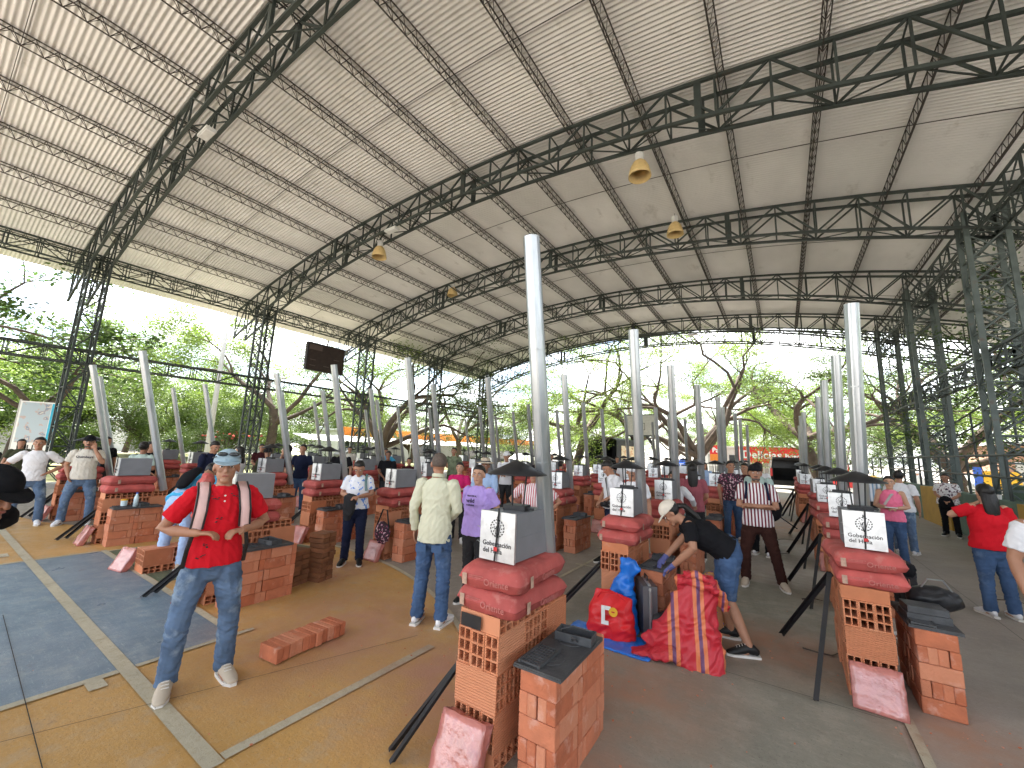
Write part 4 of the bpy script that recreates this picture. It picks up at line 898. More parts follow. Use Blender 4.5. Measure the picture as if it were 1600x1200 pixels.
building('shop_building', 'long white shop with an orange fascia beyond the left side of the hall', -46, -40, 26, 70, 3.3, 'white', 'x', 'orange', (2.75, 3.7), 9, 'white')
building('shop_building', 'white shop with dark openings beneath the red sign at the far end', -9, 6.5, 62, 70, 3.3, 'white', 'y', None, (0, 0), 6, 'white')
building('house', 'orange brick house with pale roof beyond the right railing', 13, 27, 44, 54, 3.6, 'brickwall', 'y', None, (0, 0), 3)
building('house', 'low white building behind the far left trees', -74, -66, -6, 34, 3.4, 'white', 'x', None, (0, 0), 6)
building('house', 'pale two-storey block far behind the right terraces', 22, 34, 60, 72, 6.0, 'white', 'y', None, (0, 0), 4)
t = thing('shop_sign', 'red shop sign with white script lettering at the far end', 'sign', (-1.3, 60.0, 2.2), 0.0)
obj('board', MB().box(-3.6, 3.7, 0, 0.3, -0.9, 1.1), 'red', t); obj('roof_edge', MB().box(-3.8, 3.9, -0.15, 0.5, 1.103, 1.25), 'white', t)
link('lettering', text_mesh('Delicias', 1.35, 0.03, 0.01), 'white', t, (-0.9, -0.02, -0.35), (PI / 2, 0, 0)); link('lettering', text_mesh('Bogotá', 0.75, 0.02, 0.01), 'white', t, (2.6, -0.02, -0.2), (PI / 2, 0, 0))
for x in (-3.4, 3.5): obj('post', MB().box(x - 0.08, x + 0.08, 0.31, 0.45, -2.3, 0.9), 'steel', t)
t = thing('shop_sign', 'small red and orange shop sign seen between the far pipes', 'sign', (-7.1, 60.0, 2.2))
obj('board', MB().box(-1.0, 0.75, 0, 0.2, 0.0, 1.2), 'red', t); obj('board', MB().box(-1.0, 0.75, 0, 0.2, -0.9, -0.003), 'orange', t); link('lettering', text_mesh('Pan', 0.85, 0.02, 0.01), 'white', t, (-0.1, -0.02, 0.25), (PI / 2, 0, 0))
obj('post', MB().box(-0.1, 0.1, 0.21, 0.35, -2.3, 1.0), 'steel', t)
# lettered banner on the left
t = thing('banner', 'tall picture banner on a frame left of the nearest left column', 'banner', (-25.2, 2.9, -0.1), math.radians(-8))
M['pic'] = blotch('banner_picture', (0.42, 0.50, 0.56), [(0.50, 0.40, 0.38), (0.25, 0.30, 0.38), (0.60, 0.55, 0.50)], 3.2)
obj('canvas', MB().box(0, 0.03, -0.55, 0.50, 0.7, 3.1), 'white', t); obj('picture', MB().box(0.031, 0.036, -0.50, 0.28, 1.45, 3.05), 'pic', t)
obj('blue_band', MB().box(0.031, 0.037, 0.30, 0.46, 1.45, 3.05), mat('cyan_band', (0.05, 0.42, 0.62)), t)
link('lettering', text_mesh('VILLA', 0.26, 0.004, 0.002), 'print', t, (0.034, -0.05, 1.17), (PI / 2, 0, PI / 2)); 
for yy in (-0.56, 0.51): obj('post', MB().tube([(0.0, yy, 0), (0.0, yy, 3.15)], 0.03, 8), 'concw', t)
# lamp post
t = thing('utility_pole', 'bare concrete pole rising behind the second left column', 'pole', (-29.5, 10.45, -0.1)); obj('shaft', MB().tube([(0, 0, 0), (0, 0, 10.6)], [0.17, 0.10], 12), 'concw', t)
obj('cross_arm', MB().box(-0.05, 0.05, -0.6, 0.6, 10.1, 10.2), 'concw', t)
t = thing('utility_pole', 'slim white pole left of the red shop sign', 'pole', (-3.35, 45, -0.1)); obj('shaft', MB().tube([(0, 0, 0), (0, 0, 5.6)], [0.13, 0.10], 10), 'white', t); obj('cap', MB().box(-0.12, 0.12, -0.12, 0.12, 5.6, 5.7), 'white', t)
# basketball hoop
t = thing('basketball_hoop', 'pale basketball backboard on a curved dark post at the far end', 'basketball hoop', (-8.9, 31.0, 0))
obj('backboard', MB().box(-1.05, 1.05, 0, 0.06, 3.25, 4.75), mat('board_grey', (0.50, 0.50, 0.46)), t); obj('target_square', MB().box(-0.32, 0.32, -0.006, -0.002, 4.12, 4.16).box(-0.32, 0.32, -0.006, -0.002, 3.62, 3.66).box(-0.32, -0.28, -0.006, -0.002, 3.66, 4.12).box(0.28, 0.32, -0.006, -0.002, 3.66, 4.12), 'steelL', t)
obj('frame', MB().box(-1.1, 1.1, -0.01, 0.07, 4.755, 4.82).box(-1.1, 1.1, -0.01, 0.07, 3.15, 3.245), 'steel', t)
hp = MB().tube([(0.23 * math.cos(a * PI / 10), -0.28 + 0.23 * math.sin(a * PI / 10), 3.45) for a in range(21)], 0.015, 5); obj('hoop', hp, 'orange', t)
obj('post', MB().tube([(0.6, 1.6, 0), (0.6, 1.6, 1.9), (0.5, 1.4, 2.6), (0.2, 0.7, 3.3), (0, 0.1, 3.7)], [0.14, 0.14, 0.13, 0.11, 0.08], 10), 'black', t)
# covered truck, seen from behind
t = thing('truck', 'truck with black tarpaulin cover, open at the rear', 'truck', (-13.6, 35.0, -0.1), math.radians(-4))
mb = MB(); A = [(-1.45 + 2.9 * i / 12) for i in range(13)]; zc = lambda x: 3.1 + 0.28 * (1 - (x / 1.45) ** 2)
V = []; 
for y in (0, 5.5):
    V += [(-1.45, y, 1.0)] + [(x, y, zc(x)) for x in A] + [(1.45, y, 1.0)]
n = 15; F = [(i, i + 1, n + i + 1, n + i) for i in range(n - 1)]; mb.add(V, F); mb.add([(x * 0.98, y, z - 0.03) for x, y, z in V], [f[::-1] for f in F]); mb.add([(x, 5.5, z) for x, y, z in V[:n]], [tuple(range(n))])
obj('tarpaulin', mb, 'tarp', t); obj('bed', MB().box(-1.35, 1.35, 0.05, 5.45, 0.85, 1.0), 'scale', t); obj('tailgate', MB().box(-1.4, 1.4, -0.05, 0.0, 0.55, 1.05), 'scale', t)
obj('side_panel', MB().box(1.46, 1.50, 1.0, 4.6, 1.15, 2.6), blotch('mural', (0.75, 0.62, 0.42), [(0.55, 0.18, 0.06), (0.8, 0.7, 0.5), (0.2, 0.08, 0.04)], 1.3), t)
cabn = obj('cab', MB().box(-1.2, 1.2, 5.8, 7.7, 0.6, 2.6), 'white', t); obj('windscreen', MB().box(1.202, 1.21, 6.3, 7.4, 1.6, 2.4), 'glass', cabn)
for x in (-1.15, 1.15):
    for y in (1.2, 6.6): wo = obj('wheel', MB().tube([(x - 0.13, y, 0.45), (x + 0.13, y, 0.45)], 0.45, 18), 'rubber', t); obj('rim', MB().tube([(x - 0.14, y, 0.45), (x + 0.14, y, 0.45)], 0.22, 12), 'concw', wo)
for x in (-1.2, 1.2): obj('rear_light', MB().box(x - 0.12, x + 0.12, -0.08, -0.052, 0.62, 0.74), 'redobj', t)
# van with raised tailgate
t = thing('van', 'dark van parked with its tailgate raised at the far end of the aisle', 'van', (0.15, 31.0, -0.1), math.radians(3))
def shell(w, y0, y1, prof):
    mb = MB(); V = []; 
    for y in (y0, y1): V += [(-w, y, prof[0]), (-w, y, 1.05), (-w * 0.86, y, prof[1]), (w * 0.86, y, prof[1]), (w, y, 1.05), (w, y, prof[0])]
    return mb.add(V, [(i, i + 1, 7 + i, 6 + i) for i in range(5)] + [(6, 7, 8, 9, 10, 11)])
b = obj('body', shell(0.86, 0, 3.9, (0.35, 1.85)), mat('van_paint', (0.05, 0.055, 0.06), 0.25, spec=0.7), t)
obj('cabin', MB().box(-0.78, 0.78, 0.3, 3.6, 0.45, 0.5), 'black', b); obj('seat', MB().box(-0.65, 0.65, 1.5, 1.75, 0.5, 1.35), 'rubber', t)
obj('bumper', MB().box(-0.85, 0.85, -0.12, -0.002, 0.32, 0.62), 'rubber', t)
tg_ = obj('tailgate', MB().bar((0, 0.0, 1.88), (0, -1.05, 2.02), 1.5, 0.07), 'black', t); obj('rear_glass', MB().bar((0, -0.2, 1.955), (0, -0.8, 2.035), 1.2, 0.01), 'glass', tg_)
for x in (-0.82, 0.82):
    obj('rear_light', MB().box(x - 0.06, x + 0.06, -0.03, -0.002, 0.85, 1.35), 'redobj', t)
    for y in (0.75, 3.1): wo = obj('wheel', MB().tube([(x - 0.09, y, 0.32), (x + 0.09, y, 0.32)], 0.32, 16), 'rubber', t); obj('rim', MB().tube([(x - 0.1, y, 0.32), (x + 0.1, y, 0.32)], 0.17, 10), 'concw', wo)
def car(x, y, rz, m, label, nm='parked_car'):
    t = thing(nm, label, 'car', (x, y, -0.12), rz)
    V = []; prof = [(-2.0, 0.35), (-2.05, 0.75), (-1.85, 0.92), (-1.45, 0.98), (-0.85, 1.42), (0.75, 1.45), (1.45, 1.0), (2.05, 0.85), (2.1, 0.4)]
    for s, inset in ((-1, 0), (1, 0)): V += [(a, s * (0.83 if z < 1.1 else 0.66), z) for a, z in prof]
    n = len(prof); mb = MB().add(V, [(i, i + 1, n + i + 1, n + i) for i in range(n - 1)] + [tuple(range(n))[::-1], tuple(range(n, 2 * n)), (0, n, 2 * n - 1, n - 1)])
    b = obj('body', mb, m, t); 
    for s in (-1, 1):
        obj('side_window', MB().add([(-1.3, s * 0.80, 1.0), (1.25, s * 0.80, 1.0), (0.7, s * 0.69, 1.38), (-0.8, s * 0.69, 1.38)], [(0, 1, 2, 3)]), 'glass', t)
        for a in (-1.3, 1.3): wo = obj('wheel', MB().tube([(a, s * 0.70, 0.31), (a, s * 0.88, 0.31)], 0.31, 16), 'rubber', t); obj('rim', MB().tube([(a, s * 0.86, 0.31), (a, s * 0.89, 0.31)], 0.17, 10), 'concw', wo)
        obj('headlight', MB().box(2.02, 2.12, s * 0.6 - 0.15, s * 0.6 + 0.15, 0.62, 0.78), 'paper', t)
    return t
car(6.2, 35.5, 1.2, 'white', 'white car parked beyond the far right columns'); car(10.0, 37.5, 1.4, 'white', 'white car parked further right behind the terrace railing')
car(-9.5, 52, 0.2, 'blue', 'blue car behind the far pipes'); car(-27.5, 44, 1.5, 'white', 'white car seen beneath the orange fascia'); car(-42, 2, 1.57, 'white', 'white car far left behind the man with hands on hips'); car(-38, 27, 1.4, 'boxg', 'grey car left of the dark forked tree')
t = thing('motor_tricycle', 'red motor tricycle with dark canopy near the far right columns', 'tricycle', (3.2, 33.5, -0.1), 0.4)
obj('body', MB().box(-0.6, 0.6, -0.9, 0.5, 0.35, 0.85).box(-0.2, 0.2, 0.5, 1.2, 0.4, 0.8), 'redobj', t); obj('canopy', MB().box(-0.65, 0.65, -0.95, 0.7, 1.75, 1.82), 'black', t)
for x in (-0.6, 0.6):
    for y in (-0.9, 0.65): obj('canopy_post', MB().bar((x, y, 0.8), (x, y, 1.75), 0.04), 'redobj', t)
for x, y in ((-0.6, -0.5), (0.6, -0.5), (0, 1.2)): obj('wheel', MB().tube([(x - 0.05, y, 0.28), (x + 0.05, y, 0.28)], 0.28, 14), 'rubber', t)
obj('handlebar', MB().tube([(-0.35, 0.95, 1.05), (0, 1.05, 0.98), (0.35, 0.95, 1.05)], 0.02, 6), 'black', t)
t = thing('signboard', 'yellow and blue signboard beyond the terrace railing', 'sign', (9.8, 33.5, 0.6)); obj('board', MB().box(-0.6, 0.8, 0, 0.08, 0, 1.0), 'amber', t); obj('board', MB().box(-0.95, -0.62, 0, 0.08, 0, 1.2), 'blue', t)
for x in (-0.55, 0.75): obj('leg', MB().box(x - 0.03, x + 0.03, 0.02, 0.06, -0.7, -0.002), 'steel', t)
t = thing('fence', 'white picket fence along the far end behind the van', 'fence', (0, 0, -0.1))
for i in range(60): obj('picket', MB().box(-18 + i * 0.5, -17.95 + i * 0.5, 43.0, 43.05, 0, 1.15), 'white', t)
for z in (0.2, 1.1): obj('rail', MB().box(-18, 12.0, 43.055, 43.09, z, z + 0.05), 'white', t)
for i in range(7):
    y = 20 + i * 4.2; t = thing('market_stall', 'white awning stall in the row behind the far left kits', 'stall', (0, y, -0.1), 0, 'white awning stalls beyond the left side')
    obj('awning', MB().add([(-38.0, 0, 2.6), (-38.0, 3.8, 2.6), (-35.2, 3.8, 2.05), (-35.2, 0, 2.05), (-38.0, 0, 2.65), (-38.0, 3.8, 2.65), (-35.2, 3.8, 2.1), (-35.2, 0, 2.1)], [(3, 2, 1, 0), (4, 5, 6, 7), (0, 1, 5, 4), (1, 2, 6, 5), (2, 3, 7, 6), (3, 0, 4, 7)]), 'white', t)
    for yy in (0.1, 3.7): obj('post', MB().bar((-35.3, yy, 0), (-35.3, yy, 2.05), 0.05), 'white', t)
struct('outer_road', sheet([(-30, 55), (40, 55), (40, 60), (-30, 60)], -0.145), 'asphalt')
struct('far_paving', sheet([(-24, 30.6), (40, 30.6), (40, 54.8), (-24, 54.8)], -0.148), 'ground')

# ------------------------------------------------------------------ people
dg = None
def remesh(mb, name, voxel, smooth=2, wr=0.0, wsc=9.0, seed=0, stretch=(1, 1, 1)):
    me = mb.mesh('tmp'); o = bpy.data.objects.new('tmp', me); C.objects.link(o)
    r = o.modifiers.new('r', 'REMESH'); r.mode = 'VOXEL'; r.voxel_size = voxel
    if smooth: s_ = o.modifiers.new('s', 'SMOOTH'); s_.factor = 0.5; s_.iterations = smooth
    bpy.context.view_layer.update()
    res = bpy.data.meshes.new_from_object(o.evaluated_get(bpy.context.evaluated_depsgraph_get())); bpy.data.objects.remove(o); bpy.data.meshes.remove(me)
    res.name = name; res.materials.clear()
    if wr and len(res.vertices):
        n = len(res.vertices); co = np.empty(n * 3); res.vertices.foreach_get('co', co); co = co.reshape(-1, 3); nr = np.empty(n * 3); res.vertices.foreach_get('normal', nr); nr = nr.reshape(-1, 3)
        q = co * np.array(stretch) * wsc + seed * 3.3
        # folded cloth: warped, ridged sum of waves
        wx = np.sin(q[:, 1] * 1.3 + q[:, 2] * 0.7) + 0.6 * np.sin(q[:, 0] * 2.1 - q[:, 2] * 1.1)
        f = 1 - np.abs(np.sin(q[:, 0] * 1.1 + q[:, 2] * 0.9 + wx * 1.2)) * 1.2 + 0.5 * np.sin(q[:, 2] * 2.3 + wx * 1.7 + q[:, 1])
        f += 0.35 * np.sin(q[:, 2] * 5.1 - q[:, 0] * 3.3 + wx * 2.0)
        co = co + nr * (f * wr)[:, None]; res.vertices.foreach_set('co', co.ravel()); res.update()
    res.shade_smooth(); return res
V3 = Vector
LAST = [None]
M['c_pinkmute'] = M['c_magenta'] and mat('cloth_pinkmute', (0.30, 0.08, 0.10), 0.9)
def person(label, x, y, face, h=1.70, pose='stand', skin='skin', top='c_white', legs='c_blue', shoes='shoew', hair='short', hat=None, hatm=None, sleeve='short', build=1.0, bend=0.0, turn=0.0, nod=0.0, stance=0.10, armL=None, armR=None, legL=None, legR=None, lod=1, seed=0, long_shirt=False, shorts=False, female=False, group=None, z=0.0, hem=0.86, hairm='hair', coll=False, handL=None, handR=None, mood=None):
    vox = (0.0075, 0.012, 0.019)[lod]; k = h / 1.70
    t = thing('person', label, 'person', (x, y, z), math.atan2(-face[0], face[1]), group); t.scale = (k, k, k)
    hip = V3((0, 0, 0.93)); U = Matrix.Translation(hip) @ Matrix.Rotation(-bend, 4, 'X') @ Matrix.Translation(-hip)
    Bw = build; ns = 12 if lod < 2 else 9
    hc = V3((0, 0.018, 1.585))
    Hm = U @ Matrix.Translation(V3((0, 0, 1.48))) @ Matrix.Rotation(turn, 4, 'Z') @ Matrix.Rotation(-nod, 4, 'X') @ Matrix.Translation(V3((0, 0, -1.48)))
    Hc = Hm @ Matrix.Translation(hc) @ Matrix.Scale(1.07, 4)
    sh = 0.175 * (0.92 if female else 1.0) * (0.9 + 0.1 * Bw)
    A = {'stand': ((0.245, -0.03, 1.12), (0.255, 0.06, 0.88)), 'akimbo': ((0.40, -0.10, 1.16), (0.19, 0.03, 1.00)), 'front': ((0.235, 0.02, 1.13), (0.07, 0.27, 1.12)), 'cross': ((0.235, 0.07, 1.11), (-0.07, 0.21, 1.13)),
         'pocket': ((0.27, -0.06, 1.13), (0.19, 0.06, 0.93)), 'back': ((0.24, -0.12, 1.14), (0.06, -0.17, 0.96)), 'phone': ((0.27, 0.16, 1.19), (0.125, 0.115, 1.44)), 'belly': ((0.335, -0.06, 1.13), (0.145, 0.165, 1.12)), 'low': ((0.225, 0.03, 1.12), (0.06, 0.20, 0.98)), 'point': ((0.26, 0.14, 1.2), (0.2, 0.36, 1.28))}
    def arm(side, spec):
        if isinstance(spec, str): e, w_ = A[spec]; e = V3((e[0] * side, e[1], e[2])); w_ = V3((w_[0] * side, w_[1], w_[2])); e, w_ = U @ e, U @ w_
        else: e, w_ = V3(spec[0]), V3(spec[1])
        return U @ V3((sh * side, -0.005, 1.385)), e, w_
    aR = arm(1, armR or pose); aL = arm(-1, armL or pose)
    def leg(side, spec):
        if spec: kn, an = V3(spec[0]), V3(spec[1])
        else: kn = V3((side * (stance + 0.005), 0.015, 0.49)); an = V3((side * (stance + 0.02), -0.015, 0.085))
        return V3((side * 0.085, 0, 0.90)), kn, an
    lR = leg(1, legR); lL = leg(-1, legL)
    # --- body
    mb = MB(); X = (1, 0, 0)
    UR = lambda p: U @ V3(p)
    bust = 0.02 if female else 0.0
    mb.tube([(0, 0, 0.84), (0, 0, 0.93), UR((0, 0, 1.06)), UR((0, 0.005, 1.22)), UR((0, 0, 1.36)), UR((0, 0, 1.44))], [(0.12, 0.09), (0.155 * Bw, 0.105 * Bw), (0.13 * Bw, 0.092 * Bw), (0.150 * Bw, 0.105 * Bw), (0.145, 0.08), (0.06, 0.055)], ns + 4, X, True)
    neck = [UR((0, -0.01, 1.40)), UR((0, 0.0, 1.46)), Hm @ V3((0, 0.004, 1.53))]; mb.tube(neck, [0.062, 0.052, 0.052], ns, X)
    # head
    mb.ell((0, 0, 0), (0.073, 0.092, 0.088), 16, 10, Hc @ Matrix.Translation((0, -0.012, 0.022))); mb.ell((0, 0, 0), (0.058, 0.066, 0.070), 14, 9, Hc @ Matrix.Translation((0, 0.016, -0.045))); mb.ell((0, 0, 0), (0.030, 0.022, 0.022), 10, 6, Hc @ Matrix.Translation((0, 0.066, -0.092)))
    if lod < 2:
        mb.tube([Hc @ V3((0, 0.078, 0.018)), Hc @ V3((0, 0.094, -0.010)), Hc @ V3((0, 0.100, -0.026))], [0.010, 0.012, 0.015], 8, None, True)
        for s in (-1, 1):
            mb.ell((0, 0, 0), (0.010, 0.020, 0.030), 8, 6, Hc @ Matrix.Translation((s * 0.076, -0.008, -0.008))); mb.ell((0, 0, 0), (0.022, 0.014, 0.016), 8, 6, Hc @ Matrix.Translation((s * 0.034, 0.060, -0.018)))
            mb.ell((0, 0, 0), (0.026, 0.010, 0.007), 8, 6, Hc @ Matrix.Translation((s * 0.030, 0.076, 0.030)))
        mb.ell((0, 0, 0), (0.022, 0.010, 0.008), 8, 6, Hc @ Matrix.Translation((0, 0.076, -0.058)))
    for s_, e, w_ in (aR, aL): mb.tube([s_ + (s_ - e).normalized() * -0.0, s_.lerp(e, 0.35), e, e.lerp(w_, 0.35), w_], [0.054 * Bw ** 0.5, 0.050 * Bw, 0.040 * Bw ** 0.5, 0.041 * Bw ** 0.5, 0.027], ns, None, True)
    for hp_, kn, an in (lR, lL): mb.tube([hp_, hp_.lerp(kn, 0.4), kn, kn.lerp(an, 0.35), an], [0.088 * Bw, 0.080 * Bw ** 0.7, 0.055, 0.056, 0.038], ns, None, True); mb.tube([an, V3((an.x, an.y + 0.03, max(0.045, an.z - 0.04))), V3((an.x * 1.05, an.y + 0.13, an.z - 0.045))], [0.036, 0.036, (0.036, 0.022)], 8, None, True)
    hands = []
    for side, (s_, e, w_), spec in ((1, aR, armR or pose), (-1, aL, armL or pose)):
        d = (w_ - e).normalized(); sp = spec if isinstance(spec, str) else 'grip'
        if sp in ('belly', 'cross', 'akimbo'): d = (d + V3((-side * 0.5, 0, 0.05))).normalized()
        if sp == 'phone': d = V3((-side * 0.25, 0.0, 1)).normalized()
        if sp == 'front': d = (d + V3((-side * 0.6, 0, 0))).normalized()
        n_ = d.cross(V3((0, 0, 1)) if abs(d.z) < 0.8 else V3((0, 1, 0))).normalized(); up = n_.cross(d).normalized()
        if sp in ('stand', 'pocket'): n_, up = V3((0, 1, 0)), V3((side, 0, 0))
        # up: back of hand; n_: across the palm
        pc = w_ + d * 0.055; mb.tube([w_ - d * 0.01, pc, w_ + d * 0.095], [(0.022, 0.018), (0.040, 0.015), (0.038, 0.013)], 8, n_, True)
        curl = 0.55 if sp in ('stand', 'pocket') else 1.0
        for i, (off, ln) in enumerate(((-0.030, 0.072), (-0.010, 0.080), (0.010, 0.075), (0.029, 0.060))):
            b0 = w_ + d * 0.085 + n_ * off; d1 = (d - up * curl * 0.35).normalized(); d2 = (d - up * curl * 1.1).normalized(); d3 = (d * 0.4 - up * curl * 1.2).normalized()
            p1 = b0 + d1 * ln * 0.42; p2 = p1 + d2 * ln * 0.33; mb.tube([b0, p1, p2, p2 + d3 * ln * 0.25], [0.0105, 0.0095, 0.009, 0.008], 6, None, True)
        tb = w_ + d * 0.03 - n_ * 0.026 * 1; td = (d * 0.7 - n_ * 0.8 - up * 0.3).normalized(); mb.tube([tb, tb + td * 0.035, tb + td * 0.035 + (d - up * 0.3).normalized() * 0.03], [0.014, 0.011, 0.0095], 6, None, True)
        hands.append((w_ + d * 0.08, d, up, n_))
    link('body', remesh(mb, 'body', vox if lod else 0.0065, 1), skin, t)
    # --- clothing
    mb = MB(); top0 = 0.0
    h0 = hem
    g = 0.018
    tp = [(0, 0, h0), (0, 0, 0.95), UR((0, 0, 1.07)), UR((0, 0.006, 1.22)), UR((0, 0, 1.34)), UR((0, -0.004, 1.415)), UR((0, -0.004, 1.445))]
    if bend > 0.4: tp[0] = UR((0, 0, h0 + 0.03)); tp[1] = UR((0, 0, 0.96))
    tr = [(0.192 * Bw, 0.142 * Bw), (0.186 * Bw, 0.137 * Bw), (0.163 * Bw, 0.122 * Bw), (0.172 * Bw, 0.128 * Bw + bust), (0.178 * (0.93 if female else 1), 0.104), (0.112, 0.076), (0.066, 0.062)]
    mb.tube(tp, tr, ns + 6, X, False)
    for s_, e, w_ in (aR, aL):
        if sleeve == 'none': continue
        if sleeve == 'long': P = [s_, s_.lerp(e, 0.5), e, e.lerp(w_, 0.5), e.lerp(w_, 0.95)]; Rr = [0.066, 0.064, 0.052, 0.048, 0.042]
        else: P = [s_, s_.lerp(e, 0.35), s_.lerp(e, 0.72)]; Rr = [0.067, 0.067, 0.069]
        Rr = [r * Bw ** 0.5 for r in Rr]
        mb.tube(P, Rr, ns, None, False); mb.ell(s_ - V3((0, 0, 0.008)), (0.066, 0.065, 0.062), 10, 8)
    st = (1.0, 1.0, 1.0)
    shirt = link('shirt', remesh(mb, 'shirt', vox, 1, 0.0042 if lod < 2 else 0.003, 26, seed, (1, 1, 0.7)), top, t)
    mb = MB(); wz = 0.975
    mb.tube([(0, 0, 0.83), (0, 0, 0.90), (0, 0, wz)], [(0.15 * Bw, 0.11 * Bw), (0.168 * Bw, 0.120 * Bw), (0.155 * Bw, 0.108 * Bw)], ns + 6, X, True)
    for hp_, kn, an in (lR, lL):
        if shorts: mb.tube([hp_, hp_.lerp(kn, 0.5), kn + V3((0, 0, -0.03))], [0.108 * Bw, 0.098, 0.082], ns, None)
        else: mb.tube([hp_, hp_.lerp(kn, 0.4), kn, kn.lerp(an, 0.5), an + V3((0, -0.004, -0.02))], [0.096 * Bw, 0.095 * Bw ** 0.7, 0.072, 0.067, 0.066], ns, None)
    link('trousers' if not shorts else 'shorts', remesh(mb, 'trousers', vox, 1, 0.0045 if lod < 2 else 0.003, 26, seed + 5, (0.8, 0.8, 1.3)), legs, t)
    for (hp_, kn, an), sd in ((lR, 1), (lL, -1)):
        fy = an.y; fx = an.x; zb_ = an.z - 0.085; tw = sd * 0.03
        mb = MB().tube([(fx, fy - 0.055, zb_ + 0.055), (fx, fy - 0.03, zb_ + 0.07), (fx, fy + 0.03, zb_ + 0.075), (fx + tw * 0.6, fy + 0.09, zb_ + 0.058), (fx + tw, fy + 0.15, zb_ + 0.042), (fx + tw * 1.3, fy + 0.195, zb_ + 0.034)], [(0.030, 0.035), (0.040, 0.048), (0.043, 0.048), (0.047, 0.038), (0.047, 0.027), (0.034, 0.018)], 12, (1, 0, 0), True)
        so = obj('shoe', mb, shoes, t, smooth=True)
        mb = MB(); P = [(fx - 0.034, fy - 0.09), (fx - 0.043, fy - 0.03), (fx - 0.044 + tw * 0.5, fy + 0.08), (fx - 0.046 + tw, fy + 0.16), (fx - 0.02 + tw * 1.3, fy + 0.215), (fx + 0.02 + tw * 1.3, fy + 0.215), (fx + 0.048 + tw, fy + 0.16), (fx + 0.046 + tw * 0.5, fy + 0.08), (fx + 0.043, fy - 0.03), (fx + 0.034, fy - 0.09)]
        n = len(P); mb.add([(a, b, zb_ + zz) for zz in (0.001, 0.024) for a, b in P], [tuple(range(n))[::-1], tuple(range(n, 2 * n))] + [(i, (i + 1) % n, n + (i + 1) % n, n + i) for i in range(n)])
        obj('sole', mb, 'sole', so)
        if lod == 0:
            mb = MB()
            for q in range(4): mb.bar((fx - 0.022 + tw * 0.4, fy + 0.045 + q * 0.024, zb_ + 0.118 - q * 0.011), (fx + 0.022 + tw * 0.4, fy + 0.045 + q * 0.024, zb_ + 0.118 - q * 0.011), 0.006)
            obj('laces', mb, 'sole', so)
    # --- face and hair
    if lod < 2:
        for s in (-1, 1):
            e = obj('eye', MB().ell((0, 0, 0), (0.0125, 0.007, 0.0065), 10, 6, Hc @ Matrix.Translation((s * 0.031, 0.0755, 0.008))), 'eyew', t, smooth=True); obj('iris', MB().ell((0, 0, 0), (0.0058, 0.003, 0.0058), 8, 5, Hc @ Matrix.Translation((s * 0.031, 0.0815, 0.008))), 'black', e)
            obj('eyebrow', MB().tube([Hc @ V3((s * 0.015, 0.086, 0.026)), Hc @ V3((s * 0.032, 0.085, 0.032)), Hc @ V3((s * 0.05, 0.074, 0.027))], [0.003, 0.0042, 0.0025], 6, None, True), 'hair', t)
        obj('mouth', MB().ell((0, 0, 0), (0.023, 0.006, 0.006), 10, 6, Hc @ Matrix.Translation((0, 0.0835, -0.058))), 'lips', t, smooth=True)
        if mood == 'beard': obj('beard', MB().ell((0, 0, 0), (0.050, 0.030, 0.036), 12, 8, Hc @ Matrix.Translation((0, 0.058, -0.078)), lambda v: V3((v.x, v.y, v.z if v.z < 0.01 else 0.01))), 'greyhair', t, smooth=True)
        if mood in ('beard', 'moustache'): obj('moustache', MB().ell((0, 0, 0), (0.026, 0.006, 0.007), 10, 6, Hc @ Matrix.Translation((0, 0.090, -0.044))), 'hair', t, smooth=True)
    def hairfn(v):
        v = v.copy()
        if v.y > 0.0: v.y *= 0.25 + 0.75 * min(1, max(0, (v.z - 0.0) / 0.045))
        nz = noise.noise(v * 45 + V3((seed, 0, 0))) * 0.006; return v * (1 + nz * 10)
    if hair in ('short', 'long', 'tail', 'bun'):
        mb = MB(); mb.ell((0, 0, 0), (0.083, 0.100, 0.094), 20, 14, Hc @ Matrix.Translation((0, -0.017, 0.032)) , hairfn)
        if hair == 'long': mb.tube([Hc @ V3((0, -0.05, 0.03)), Hc @ V3((0, -0.085, -0.08)), Hc @ V3((0, -0.10, -0.22)), Hc @ V3((0, -0.10, -0.33))], [(0.08, 0.05), (0.09, 0.045), (0.08, 0.04), (0.05, 0.02)], 12, X, True)
        if hair == 'tail': mb.tube([Hc @ V3((0, -0.10, 0.0)), Hc @ V3((0, -0.15, -0.05)), Hc @ V3((0, -0.15, -0.20)), Hc @ V3((0, -0.13, -0.30))], [0.03, 0.032, 0.028, 0.01], 8, X, True)
        if hair == 'bun': mb.ell((0, 0, 0), (0.035, 0.03, 0.035), 10, 8, Hc @ Matrix.Translation((0, -0.115, 0.02)))
        obj('hair', mb, hairm, t, smooth=True)
    elif hair == 'crop': obj('hair', MB().ell((0, 0, 0), (0.0755, 0.094, 0.088), 20, 14, Hc @ Matrix.Translation((0, -0.018, 0.026)), lambda v: V3((v.x, v.y * (0.3 if (v.y > 0 and v.z < 0.035) else 1), max(v.z, -0.05)))), hairm, t, smooth=True)
